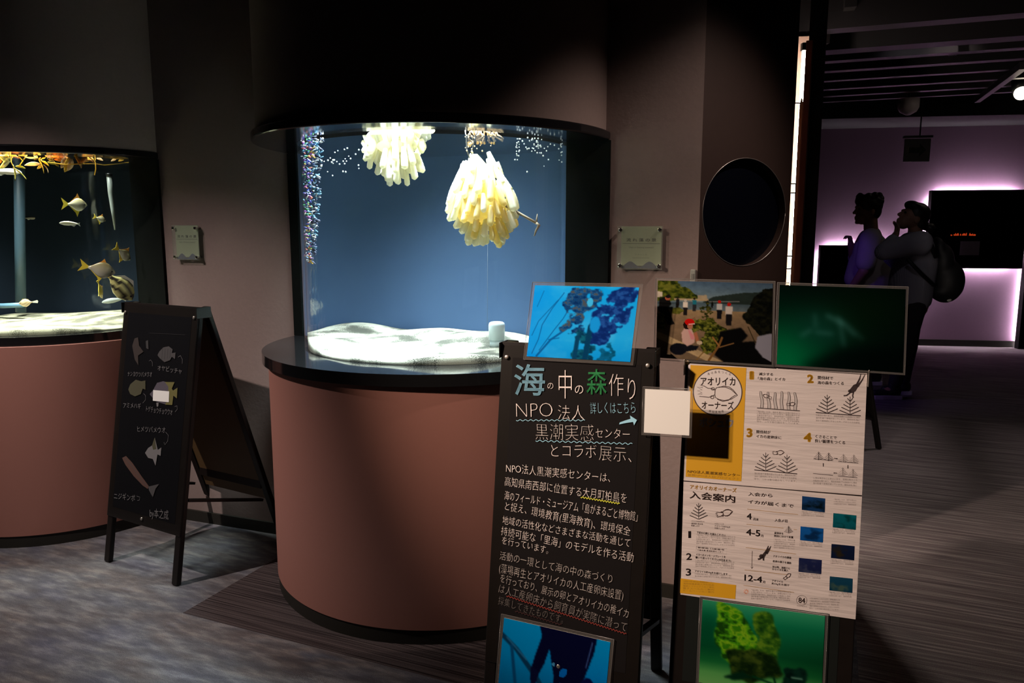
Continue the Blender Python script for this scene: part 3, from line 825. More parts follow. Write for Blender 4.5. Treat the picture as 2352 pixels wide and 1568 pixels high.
# dense rising bubbles seen through the pane's steep left edge, the split-light colours painted onto them
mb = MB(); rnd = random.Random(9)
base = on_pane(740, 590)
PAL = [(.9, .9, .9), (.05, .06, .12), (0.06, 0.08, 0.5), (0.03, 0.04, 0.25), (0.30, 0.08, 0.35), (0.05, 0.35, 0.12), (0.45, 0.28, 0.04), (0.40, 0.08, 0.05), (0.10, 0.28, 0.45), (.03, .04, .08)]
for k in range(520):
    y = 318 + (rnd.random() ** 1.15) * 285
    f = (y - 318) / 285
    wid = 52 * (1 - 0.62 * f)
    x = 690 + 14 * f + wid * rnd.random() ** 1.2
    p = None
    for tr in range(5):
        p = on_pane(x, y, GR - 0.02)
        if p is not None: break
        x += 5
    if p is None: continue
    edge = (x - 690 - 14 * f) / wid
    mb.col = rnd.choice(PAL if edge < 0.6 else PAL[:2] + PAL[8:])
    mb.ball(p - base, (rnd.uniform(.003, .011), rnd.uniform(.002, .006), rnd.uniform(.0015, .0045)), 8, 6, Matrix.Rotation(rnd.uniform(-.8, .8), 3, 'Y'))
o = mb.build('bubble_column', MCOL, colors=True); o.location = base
tag(o, 'dense column of bubbles painted with split rainbow light at the left edge of the bright aquarium', 'bubbles', kind='stuff')

# ---- left tank: fish
def fish(name, label, cat, px0, py0, length_px, e, yaw_deg, pitch_deg, prof, fins, colfn, thick=0.16, flip=1, group=None, finmat=None, eye=True, roll_deg=0):
    """prof: (x, top, bottom) with the mouth at x=0 and the tail root at x=-1; +x is the way it swims"""
    p = hit(px0, py0, W(0, e, 0), NB)
    S = length_px * p.y / F
    vx = Vector((p.y, -p.x, 0)).normalized(); vy = Vector((p.x, p.y, 0)).normalized()     # broadside on to the pane
    R = Matrix((vx * flip, vy * flip, Vector((0, 0, 1)))).transposed()
    R = R @ Matrix.Rotation(math.radians(yaw_deg), 3, 'Z') @ Matrix.Rotation(math.radians(-pitch_deg), 3, 'Y') @ Matrix.Rotation(math.radians(roll_deg), 3, 'X')
    t = empty(name, label, cat, p, R, group)
    mb = MB(); n = 16; st = len(prof); vs, cs = [], []
    for (x, a, b) in prof:
        w = thick * (abs(a - b) ** 0.75) * (0.55 + 0.45 * math.sin(max(0.05, min(1, -x * 1.5 + 0.1)) * math.pi / 2)) 
        for j in range(n):
            q = 2 * math.pi * j / n
            z = (a + b) / 2 + (a - b) / 2 * math.sin(q)
            vs.append(((x + 0.5) * S, w * math.cos(q) * S * (1 - 0.25 * abs(math.sin(q))), z * S)); cs.append(colfn(x, (z - b) / max(a - b, 1e-4), z))
    fs = [(i * n + j, (i + 1) * n + j, (i + 1) * n + (j + 1) % n, i * n + (j + 1) % n) for i in range(st - 1) for j in range(n)]
    fs += [tuple(range(n)), tuple((st - 1) * n + j for j in range(n))[::-1]]
    mb.add(vs, fs, True); mb.c = cs
    body_ = mb.build('body', MFISH, t, colors=True)
    for (fname, pts, m) in fins:
        k = len(pts); f = MB()
        f.add([((x + 0.5) * S, -0.006 * S, z * S) for x, z in pts] + [((x + 0.5) * S, 0.006 * S, z * S) for x, z in pts],
              [tuple(range(k)), tuple(range(k, 2 * k))[::-1]] + [(i, k + i, k + (i + 1) % k, (i + 1) % k) for i in range(k)])
        f.build(fname, m, t)
    if eye:
        for sgn in (-1, 1):
            ex, ez, ew = (-0.13 + 0.5) * S, 0.03 * S, thick * 0.45 * S
            MB().ball((ex, sgn * ew, ez), (0.035 * S, 0.012 * S, 0.035 * S), 12, 8).build('eye', mat_eye, body_)
    return t
mat_eye = mat('fish_eye', (0.01, 0.01, 0.01), 0.15)
MYF = mat('yellow_fin', (0.80, 0.62, 0.05), 0.5); MOF = mat('orange_fin', (0.75, 0.33, 0.04), 0.5); MPF = mat('pale_fin', (0.5, 0.5, 0.42), 0.5)
MGF = mat('olive_fin', (0.22, 0.18, 0.06), 0.5)
moony = [(0.0, 0.01, -0.02), (-0.05, 0.09, -0.07), (-0.15, 0.19, -0.18), (-0.30, 0.30, -0.29), (-0.45, 0.34, -0.33), (-0.60, 0.30, -0.28), (-0.75, 0.20, -0.18), (-0.88, 0.09, -0.09), (-1.0, 0.045, -0.045)]
def moon_col(x, f, z):
    if x > -0.17 and x < -0.10: return (0.10, 0.09, 0.05)
    c0, c1 = np.array((0.62, 0.60, 0.48)), np.array((0.30, 0.26, 0.11))
    return tuple(c0 + (c1 - c0) * min(max(f * 1.2 - 0.1, 0), 1))
mfin = [('dorsal_fin', [(-0.36, 0.30), (-0.50, 0.56), (-0.58, 0.40), (-0.92, 0.08), (-0.7, 0.2)], MOF),
        ('anal_fin', [(-0.40, -0.31), (-0.52, -0.60), (-0.60, -0.40), (-0.92, -0.08), (-0.7, -0.2)], MYF),
        ('tail_fin', [(-0.96, 0.03), (-1.34, 0.30), (-1.22, 0.0), (-1.34, -0.30), (-0.96, -0.03)], MYF)]
G = 'yellow finned fish in the left aquarium'
fish('silver_fish', 'silver fish with orange and yellow fins, topmost in the left aquarium', 'fish', 178, 470, 38, -0.12, 0, -3, [(x, a * 1.18, b * 1.18) for x, a, b in moony], [(a, [(x, z * 1.2) for x, z in b], c) for a, b, c in mfin], moon_col, group=G)
fish('silver_fish', 'small silver fish right of the topmost one, near the pale hanging tube', 'fish', 232, 503, 22, 0.08, 30, -20, moony, mfin, moon_col, group=G)
fish('silver_fish', 'silver fish tilted nose down, right of the big silver fish', 'fish', 286, 585, 38, -0.10, 38, -40, moony, mfin, moon_col, group=G)
fish('silver_fish', 'biggest silver fish with a bright yellow tail, above the striped fish', 'fish', 234, 620, 56, -0.27, 0, -16, moony, [(a, [(x, z * 0.85) for x, z in b], c) for a, b, c in mfin], moon_col, group=G)
fish('silver_fish', 'yellow finned fish turned edge on below the biggest silver fish', 'fish', 231, 668, 40, -0.05, 75, -62, moony, mfin, lambda x, f, z: (0.55, 0.42, 0.08), group=G)
stripe_prof = [(0.0, 0.0, -0.03), (-0.05, 0.10, -0.09), (-0.15, 0.22, -0.20), (-0.35, 0.33, -0.30), (-0.55, 0.34, -0.29), (-0.75, 0.26, -0.20), (-0.9, 0.13, -0.10), (-1.0, 0.07, -0.06)]
fine = []
for (a, b), (c, d) in zip(list(zip([p[0] for p in stripe_prof], [p[1:] for p in stripe_prof])), list(zip([p[0] for p in stripe_prof[1:]], [p[1:] for p in stripe_prof[1:]]))):
    for k in range(5): fine.append((a + (c - a) * k / 5, b[0] + (d[0] - b[0]) * k / 5, b[1] + (d[1] - b[1]) * k / 5))
fine.append(stripe_prof[-1])
def stripe_col(x, f, z):
    g = (z * 1.0 + 0.36) / 0.70 + 0.10 * math.sin(4 * x)
    k = int(g * 6.0)
    return (0.035, 0.032, 0.025) if k % 2 else (0.62, 0.60, 0.24)
fish('striped_fish', 'fish with black and yellow stripes diving behind the small chalkboard', 'fish', 279, 662, 70, -0.14, 12, -52, fine, [('dorsal_fin', [(-0.2, 0.24), (-0.45, 0.44), (-0.75, 0.36), (-0.95, 0.1), (-0.6, 0.3)], MPF),
     ('tail_fin', [(-0.97, 0.05), (-1.25, 0.20), (-1.2, -0.18), (-0.97, -0.05)], MYF)], stripe_col, thick=0.20)
slim = [(0.0, 0.0, -0.02), (-0.06, 0.06, -0.06), (-0.25, 0.125, -0.12), (-0.5, 0.14, -0.13), (-0.75, 0.10, -0.09), (-0.93, 0.045, -0.04), (-1.0, 0.035, -0.035)]
wcol = lambda x, f, z: (0.85, 0.80, 0.66) if f < 0.4 or f > 0.72 else (0.50, 0.46, 0.24)
sf = [('tail_fin', [(-0.97, 0.03), (-1.10, 0.10), (-1.07, 0.0), (-1.12, -0.16), (-0.97, -0.03)], MPF), ('anal_fin', [(-0.6, -0.11), (-0.78, -0.19), (-0.9, -0.06)], MPF)]
fish('white_fish', 'small white fish swimming left under the topmost silver fish', 'fish', 158, 513, 37, -0.22, 0, 3, slim, sf, wcol, thick=0.14, flip=-1, eye=False)
fish('white_fish', 'white fish under the floating seaweed, cut by the left edge', 'fish', 18, 394, 52, -0.25, 0, 0, slim, sf, lambda x, f, z: (0.95, 0.88, 0.76), thick=0.16)
fish('faint_fish', 'faint brown fish in the gloom beside the blue standing pipe', 'fish', 72, 501, 22, 0.26, 0, 0, slim, sf, lambda x, f, z: (0.30, 0.26, 0.20), thick=0.2)
fish('filefish', 'speckled brown filefish hovering over the sand at the lower left', 'fish', 59, 695, 27, -0.15, 0, -4, [(0, 0, -0.03), (-0.1, 0.14, -0.14), (-0.3, 0.29, -0.30), (-0.5, 0.33, -0.36), (-0.7, 0.24, -0.25), (-0.88, 0.07, -0.07), (-1, 0.05, -0.05)],
     [('tail_fin', [(-0.97, 0.05), (-1.36, 0.13), (-1.42, 0.02), (-1.36, -0.13), (-0.97, -0.05)], MPF), ('dorsal_fin', [(-0.25, 0.26), (-0.3, 0.38), (-0.7, 0.3), (-0.8, 0.15)], MGF)],
     lambda x, f, z: ((0.52, 0.40, 0.24), (0.32, 0.22, 0.12))[int(abs(math.sin(x * 40) + math.sin(f * 17 + x * 9)) * 1.0) % 2], thick=0.14, flip=-1)
fish('pale_fish', 'pale grey fish partly hidden behind the striped fish', 'fish', 258, 690, 44, 0.06, 0, -8, slim, [('tail_fin', sf[0][1], MPF)], lambda x, f, z: (0.45, 0.50, 0.48) if f < 0.7 else (0.2, 0.2, 0.2), thick=0.16, flip=-1, eye=False)

# pipes in the left tank
def tpipe(name, label, cat, pts, r, m, cap=None):
    w = [hit(x, y, W(0, e, 0), NB) for x, y, e in pts]
    t = empty(name, label, cat, w[-1])
    MB(Matrix.Translation(-w[-1])).tube(w, r, 18).build('tube', m, t)
    if cap: MB(Matrix.Translation(-w[-1])).tube([w[0], w[0] + (w[0] - w[1]).normalized() * 0.012], r * 1.2 if not hasattr(r, '__len__') else r[0] * 1.2, 18).build('cap', MBF, t)
    return t
tpipe('standing_pipe', 'wide pale blue pipe standing upright at the back of the left aquarium', 'pipe', [(44, 372, 0.08), (46, 560, 0.08), (48, 716, 0.08)], 0.026, mat('grey_blue_pipe', (0.045, 0.085, 0.115), 0.5))
tpipe('hanging_tube', 'slim white tube hanging slanted in the right of the left aquarium', 'tube', [(251, 404, 0.10), (254, 440, 0.10), (259, 480, 0.10), (264, 528, 0.10)], [0.013, 0.013, 0.010, 0.003], mat('white_tube', (0.30, 0.34, 0.31), 0.4), True)  # taper shaped after the tube's reflection on the right tank wall
tpipe('lying_pipe', 'pale blue pipe lying on the sand at the lower left of the left aquarium', 'pipe', [(-60, 702, 0.0), (8, 702, 0.0), (52, 700, 0.0)], 0.013, mat('pale_blue_pipe', (0.10, 0.20, 0.28), 0.4))

# floating seaweed: blades at the surface
MSW = [egg_mat('orange_seaweed', (0.80, 0.36, 0.06), (0.85, 0.36, 0.05), 0.5), egg_mat('yellow_seaweed', (0.85, 0.58, 0.09), (0.85, 0.55, 0.06), 0.5), egg_mat('olive_seaweed', (0.42, 0.36, 0.08), (0.4, 0.34, 0.06), 0.5), egg_mat('pale_seaweed', (0.95, 0.72, 0.42), (0.95, 0.66, 0.32), 0.5)]
def blade(mb, p, d, L, w):
    d = d.normalized(); up = Vector((0, 1, 0.75)); x = d.cross(up).normalized(); nrm = x.cross(d).normalized()
    n = 7; vs = []
    for i in range(n + 1):
        f = i / n; ww = w * math.sin(math.pi * min(f * 0.92 + 0.06, 1)) ** 0.8; c = p + d * L * f + nrm * 0.006 * math.sin(f * 3)
        for a, b in ((-1, 0.0), (0, 0.0022), (1, 0.0), (0, -0.0012)): vs.append(c + x * ww * a + nrm * b)
    fs = [(i * 4 + j, (i + 1) * 4 + j, (i + 1) * 4 + (j + 1) % 4, i * 4 + (j + 1) % 4) for i in range(n) for j in range(4)] + [(0, 1, 2, 3), (n * 4 + 3, n * 4 + 2, n * 4 + 1, n * 4)]
    mb.add(vs, fs, True)
def weed(label, x0, x1, y0, e, specs, stems):
    r0 = hit((x0 + x1) / 2, y0, W(0, e, 0), NB)
    t = empty('floating_seaweed', label, 'seaweed', r0, RB, 'seaweed floating in the left aquarium')
    Q = lambda x, y, de=0.0: RB.inverted() @ (hit(x, y, W(0, e + de, 0), NB) - r0)
    for (xa, ya, xb, yb, w, m) in specs:
        a, b = Q(xa, ya), Q(xb, yb); mb = MB(); blade(mb, a, b - a, (b - a).length, w * 1.35); mb.build('blade', MSW[m], t)
    for s in stems:
        MB().tube([Q(x, y) for x, y in s], 0.0022, 6).build('stem', MSW[1], t)
weed('olive and orange seaweed clump floating at the far left edge of the aquarium', 0, 60, 362, -0.26,
     [(25, 362, -4, 392, .008, 2), (25, 362, 2, 384, .008, 1), (20, 356, 44, 364, .009, 0), (10, 358, 24, 366, .009, 1), (30, 385, 60, 412, .006, 2), (30, 378, 34, 415, .005, 2), (36, 382, 58, 387, .006, 2), (0, 358, 20, 357, .006, 3), (60, 356, 42, 357, .007, 0), (4, 366, -14, 378, .008, 0)],
     [[(25, 358), (26, 372), (33, 388)], [(62, 356), (52, 370), (42, 384)]])
weed('bright orange seaweed clump floating in the middle of the left aquarium', 60, 190, 362, -0.26,
     [(92, 376, 56, 380, .008, 3), (95, 370, 112, 382, .007, 1), (85, 358, 78, 368, .006, 1), (86, 362, 100, 398, .005, 1), (100, 378, 110, 397, .004, 3), (95, 380, 85, 388, .005, 1), (108, 364, 132, 382, .009, 1), (115, 362, 140, 370, .010, 0), (128, 358, 150, 374, .010, 0), (150, 362, 140, 386, .010, 3), (160, 362, 148, 395, .012, 1), (166, 365, 155, 392, .010, 3), (178, 362, 186, 386, .009, 3), (172, 360, 182, 380, .009, 0), (140, 358, 165, 370, .010, 3), (120, 356, 108, 366, .009, 3), (104, 358, 122, 362, .010, 0), (186, 372, 200, 362, .008, 0), (110, 374, 126, 376, .008, 2), (124, 374, 134, 384, .006, 2), (150, 356, 135, 366, .010, 0), (168, 356, 180, 366, .010, 1)],
     [[(78, 358), (92, 366), (104, 376)], [(110, 372), (150, 378), (190, 376)]])
weed('reddish seaweed stalk and long thin branch at the right of the left aquarium', 186, 318, 366, 0.06,
     [(200, 366, 215, 374, .007, 0), (205, 362, 196, 372, .008, 1), (222, 364, 236, 369, .007, 3), (255, 370, 266, 366, .004, 3), (272, 370, 284, 366, .005, 1), (190, 374, 200, 362, .007, 0), (208, 362, 214, 370, .006, 1)],
     [[(218, 352), (219, 370), (220, 388), (217, 402)], [(184, 376), (220, 376), (240, 379), (270, 376), (310, 371)]])
sw = bpy.data.objects

# ================================================================== A-frame signs
class Board:
    """front face of an A-frame: u to the right, t up the slope, measured in metres"""
    def __init__(s, top_px, Y, lean, ydeg):
        top = at_y(*top_px, Y)
        s.R = yaw(ydeg); s.h = top.z; s.lean = lean; s.L = math.hypot(s.h, lean)
        s.loc = top - s.R @ Vector((0, lean, s.h))
        s.d = Vector((0, lean, s.h)) / s.L; s.n = Vector((0, -s.h, lean)) / s.L
    def P(s, u, t, off=0.0): return Vector((u, 0, 0)) + s.d * t + s.n * off
    def uv(s, x, y, off=0.0):
        n = s.R @ s.n; p = hit(x, y, s.loc + n * off, n)
        q = s.R.inverted() @ (p - s.loc)
        return q.x, (q - s.n * off).dot(s.d)
class Ink:
    """flat print or chalk on a board's face, one mesh per colour; positions are photo pixels on that face"""
    def __init__(s, B, off, org=(0, 0), sc=1.0):
        s.B, s.off, s.org, s.sc = B, off, org, sc; s.m = {}
    def q(s, x, y): return s.B.uv(s.org[0] + x / s.sc, s.org[1] + y / s.sc, s.off)
    def mb(s, col): return s.m.setdefault(col, MB())
    def poly(s, pts, col, lift=0.0):
        P = [s.q(*p) for p in pts]
        s.mb(col).add([s.B.P(u, t, s.off + lift) for u, t in P], [tuple(range(len(P)))[::-1] if False else tuple(range(len(P)))])
    def stroke(s, pts, w, col, lift=0.0, taper=False):
        w = w / s.sc / F * 2.0
        P = [Vector(s.q(*p)) for p in pts]; vs = []
        for i, p in enumerate(P):
            d = (P[min(i + 1, len(P) - 1)] - P[max(i - 1, 0)])
            if d.length < 1e-9: d = Vector((1, 0))
            d.normalize(); nn = Vector((-d.y, d.x)) * (w / 2 * (1 - 0.8 * i / (len(P) - 1) if taper else 1))
            vs += [p + nn, p - nn]
        s.mb(col).add([s.B.P(v.x, v.y, s.off + lift) for v in vs], [(2 * i, 2 * i + 1, 2 * i + 3, 2 * i + 2) for i in range(len(P) - 1)])
    def ellipse(s, c, rx, ry, col, w=None, rot=0, lift=0.0, n=40):
        a = math.radians(rot)
        pts = [(c[0] + rx * math.cos(2 * math.pi * i / n) * math.cos(a) - ry * math.sin(2 * math.pi * i / n) * math.sin(a),
                c[1] + rx * math.cos(2 * math.pi * i / n) * math.sin(a) + ry * math.sin(2 * math.pi * i / n) * math.cos(a)) for i in range(n)]
        if w: s.stroke(pts + [pts[0]], w, col, lift)
        else: s.poly(pts, col, lift)
    def text(s, txt, p0, p1, h, col, weight=0.0, wob=0.0, lift=0.0, top=0.84, seed=0):
        """baseline from p0 to p1, character height h, fitted to that width"""
        v, f = glyphs(txt, weight)
        if len(v) == 0: return
        a, b = Vector(s.q(*p0)), Vector(s.q(*p1)); c = Vector(s.q(p0[0], p0[1] - h))
        x0, x1 = v[:, 0].min(), v[:, 0].max()
        ex = (b - a) / max(x1 - x0, 1e-6); ey = Vector((-(b - a).normalized().y, (b - a).normalized().x)) * ((c - a).length / top)
        ph = seed * 1.7; out = []
        for x, y in v:
            if wob:
                k = math.floor(x); g = math.sin(k * 12.9 + ph) * 0.5 + math.sin(k * 4.1 + ph * 2) * 0.5
                y = (y - 0.4) * (1 + wob * 1.3 * g) + 0.4 + wob * (0.7 * math.sin(k * 7.3 + ph) + 0.35 * math.sin(x * 5 + ph))
                x = x + wob * (0.5 * math.sin(y * 6 + k * 3 + ph) + 0.5 * (y - 0.3) * math.sin(k * 5.7))
            p = a + ex * (x - x0) + ey * y
            out.append(s.B.P(p.x, p.y, s.off + lift))
        s.mb(col).add(out, f)
    def glyph(s, ch, x0, y0, x1, y1, col, weight=0.0, lift=0.0):
        v, f = glyphs(ch, weight); lo, hi = v.min(0), v.max(0)
        tl, tr, bl = Vector(s.q(x0, y0)), Vector(s.q(x1, y0)), Vector(s.q(x0, y1))
        o = []
        for x, y in v:
            p = bl + (tr - tl) * ((x - lo[0]) / (hi[0] - lo[0])) + (tl - bl) * ((y - lo[1]) / (hi[1] - lo[1]))
            o.append(s.B.P(p.x, p.y, s.off + lift))
        s.mb(col).add(o, f)
    def wave(s, p0, p1, amp, n, w, col):
        k = n * 8
        s.stroke([(p0[0] + (p1[0] - p0[0]) * i / k, p0[1] + (p1[1] - p0[1]) * i / k + amp * math.sin(2 * math.pi * i / 8)) for i in range(k + 1)], w, col)
    def build(s, name, parent, mats):
        for col, m in s.m.items(): m.build(name if '|' not in col else 'chalk_mark', mats[col.split('|')[0]], parent)

def sign_frame(name, label, cat, B, w, t0, rear_gap, face, rear=None, u0=0.0, plex=True, screws=True, bare=()):
    t = empty(name, label, cat, B.loc, B.R)
    hw = w / 2; L = B.L; sw = 0.036; sd = 0.022
    for sgn in (-1, 1):
        a, b = B.P(u0 + sgn * (hw - sw / 2), 0.004, -sd / 2 - 0.004), B.P(u0 + sgn * (hw - sw / 2), L, -sd / 2 - 0.004)
        MB().beam(a, b, sw, sd, up=B.n, bev=0.004).build('front_leg', MWOOD, t)
    MB().beam(B.P(u0 - hw, L - 0.02, -sd / 2 - 0.004), B.P(u0 + hw, L - 0.02, -sd / 2 - 0.004), 0.04, sd, up=B.n, bev=0.004).build('top_rail', MWOOD, t)
    MB().beam(B.P(u0 - hw + sw, t0 + 0.02, -sd / 2 - 0.005), B.P(u0 + hw - sw, t0 + 0.02, -sd / 2 - 0.005), 0.04, sd - 0.004, up=B.n).build('bottom_rail', MWOOD, t)
    # writing face, with its edge strips
    M = Matrix((Vector((1, 0, 0)), B.d, B.n)).transposed().to_4x4(); M.translation = B.P(u0, (t0 + L) / 2, 0)
    MB(M).bbox((0, 0, -0.003), (w - 0.004, L - t0, 0.006), 0.0015).build('board_face', MWOOD, t)
    MB(M).box((0, 0, 0.0004), (w - 0.075, L - t0 - 0.09, 0.0008)).build('writing_panel', face, t)
    if plex: MB(M).bbox((0, -0.004, 0.0030), (w - 0.006, L - t0 - 0.012, 0.0016), 0.0006).build('plexiglass_cover', MPLEX, t)
    if screws:
        for sx, sy in ((-1, 1), (1, 1), (0, -1)):
            c = B.P(u0 + sx * (hw - 0.02), L - 0.045 if sy > 0 else t0 + 0.03, 0.006)
            MB().tube([c - B.n * 0.003, c + B.n * 0.001, c + B.n * 0.0018], [0.0062, 0.0062, 0.004], 14).build('screw', MSCREW, t)
    # rear half
    yt, yb = B.lean + 0.042, B.lean + rear_gap
    for sgn in (-1, 1):
        MB().beam((u0 + sgn * (hw - sw / 2), yb, 0.004), (u0 + sgn * (hw - sw / 2), yt, B.h - 0.004), sw, sd, up=(0, 1, 0), bev=0.004).build('rear_leg', MWOOD, t)
        MB().beam((u0 + sgn * (hw - 0.012), 0.30 * B.lean + 0.03, 0.34), (u0 + sgn * (hw - 0.012), yb - 0.30 * (yb - yt) * 1.0 - 0.01, 0.22), 0.012, 0.022, up=(1, 0, 0)).build('side_brace', MWOOD, t)
        MB().bbox((u0 + sgn * (hw + 0.001), B.lean + 0.020, B.h - 0.025), (0.003, 0.07, 0.045), 0.001).build('hinge', MSCREW if not plex else MBF, t)
    f = lambda z: yb + (yt - yb) * z / B.h
    n0 = Vector((0, -(B.h), -(yb - yt))).normalized()
    a, b = Vector((u0, f(t0), t0)), Vector((u0, f(B.h - 0.01), B.h - 0.01))
    MB().beam(a, b, w - 0.01, 0.006, up=(0, 1, 0)).build('rear_panel', rear or MWOOD, t)
    MB().beam((u0 - hw + sw, f(0.28), 0.28), (u0 + hw - sw, f(0.28), 0.28), 0.02, 0.036, up=(0, 0, 1)).build('rear_rail', MWOOD, t)
    return t

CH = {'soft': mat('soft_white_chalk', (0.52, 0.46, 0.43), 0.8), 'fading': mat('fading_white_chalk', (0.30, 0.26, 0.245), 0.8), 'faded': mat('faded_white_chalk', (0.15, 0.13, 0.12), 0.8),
      'white': mat('white_chalk', (0.86, 0.76, 0.72), 0.8), 'blue': mat('pale_blue_chalk', (0.34, 0.66, 0.82), 0.8), 'green': mat('green_chalk', (0.05, 0.45, 0.14), 0.8),
      'yellow': mat('yellow_chalk', (0.65, 0.66, 0.05), 0.8), 'red': mat('red_chalk', (0.25, 0.03, 0.02), 0.8), 'dimred': mat('faint_red_chalk', (0.05, 0.012, 0.012), 0.8),
      'grey': mat('grey_chalk', (0.15, 0.14, 0.14), 0.85), 'mist': mat('faint_chalk', (0.05, 0.045, 0.045), 0.85), 'olive': mat('olive_chalk', (0.055, 0.05, 0.023), 0.85), 'sun': mat('dull_yellow_chalk', (0.13, 0.115, 0.03), 0.85),
      'lilac': mat('lilac_chalk', (0.075, 0.062, 0.08), 0.85), 'rust': mat('rust_chalk', (0.075, 0.032, 0.022), 0.85), 'brown': mat('faint_brown_chalk', (0.024, 0.015, 0.012), 0.85), 'dark': mat('rubbed_chalk', (0.028, 0.026, 0.026), 0.85)}

# ---- big chalkboard
B1 = Board((1337, 793), 2.09, 0.18, -20)
u_l, _ = B1.uv(1152, 785); u_r, _ = B1.uv(1508, 800)
t_b = B1.uv(1092, 1513)[1]
w1 = u_r - u_l; c1 = (u_l + u_r) / 2
b1 = sign_frame('chalkboard_sign', 'large chalkboard A-frame sign densely written in Japanese with white chalk', 'sign', B1, w1, t_b, 0.30, MCHALK, u0=c1)
# worn corner
MB().bbox(B1.P(c1 + w1 / 2 - 0.022, B1.L - 0.011, -0.013), (0.040, 0.019, 0.017), 0.004).build('worn_corner', MRAW, b1)
I = Ink(B1, 0.0042, (1080, 640), 3.41)
I.glyph('海', 345, 668, 585, 912, 'blue', 0.008)
I.glyph('の', 605, 815, 650, 862, 'white', -0.012); I.glyph('中', 693, 715, 795, 936, 'white', -0.014); I.glyph('の', 820, 835, 885, 900, 'white', -0.008)
I.glyph('森', 912, 707, 1068, 905, 'green', 0.004); I.glyph('作', 1087, 745, 1200, 916, 'white', -0.018); I.glyph('り', 1234, 782, 1293, 944, 'white', -0.014)
I.text('NPO', (362, 1084), (645, 1084), 112, 'white', -0.030, 0.02, top=0.69)
I.text('法人', (688, 1094), (892, 1100), 108, 'white', -0.020, 0.02)
I.wave((360, 1108), (898, 1108), 5, 13, 5, 'blue|w1')
I.text('詳しくはこちら', (942, 1052), (1294, 1046), 84, 'blue', -0.018, 0.03)
I.poly([(1166, 1140), (1172, 1124), (1212, 1110), (1256, 1096), (1251, 1070), (1306, 1106), (1283, 1147), (1276, 1121), (1225, 1128)], 'blue')
I.text('黒潮実感', (512, 1250), (968, 1262), 118, 'white', -0.024, 0.03); I.text('センター', (982, 1240), (1250, 1252), 74, 'white', -0.018, 0.03)
I.wave((512, 1268), (1270, 1292), 6, 17, 5, 'blue|w2')
I.text('とコラボ', (634, 1388), (988, 1396), 96, 'white', -0.020, 0.03); I.text('展示、', (1010, 1412), (1262, 1432), 112, 'white', -0.024, 0.02)
I2 = Ink(B1, 0.0042, (1080, 1030), 2.9146)
for k, (s_, a, b, h) in enumerate([('NPO法人黒潮実感センターは、', (240, 155), (935, 222), 58), ('高知県南西部に位置する大月町柏島を', (230, 245), (1045, 358), 58),
      ('海のフィールド・ミュージアム「島がまるごと博物館」', (228, 336), (1118, 484), 58), ('と捉え、環境教育(里海教育)、環境保全', (232, 406), (1068, 580), 56),
      ('地域の活性化などさまざまな活動を通じて', (215, 500), (1068, 656), 52), ('持続可能な「里海」のモデルを作る活動', (205, 574), (1090, 757), 56), ('を行っています。', (212, 632), (520, 702), 50),
      ('活動の一環として海の中の森づくり', (197, 737), (948, 900), 54), ('(藻場再生とアオリイカの人工産卵床設置)', (192, 824), (1022, 1010), 58),
      ('を行っており、展示の卵とアオリイカの稚イカ', (200, 888), (1055, 1130), 55), ('は人工産卵床から飼育員が実際に潜って', (190, 957), (1043, 1222), 58), ('採集してきたものです。', (185, 1037), (620, 1168), 52)]):
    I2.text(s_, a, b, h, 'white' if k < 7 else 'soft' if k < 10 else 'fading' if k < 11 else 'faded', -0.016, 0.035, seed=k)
I2.wave((740, 324), (1000, 368), 5, 14, 5, 'yellow|w3'); I2.wave((243, 985), (1045, 1240), 5, 40, 5, 'red|w4'); I2.wave((300, 1086), (610, 1178), 5, 15, 4, 'dimred|w5')
for ink in (I, I2): ink.build('chalk_writing', b1, CH)

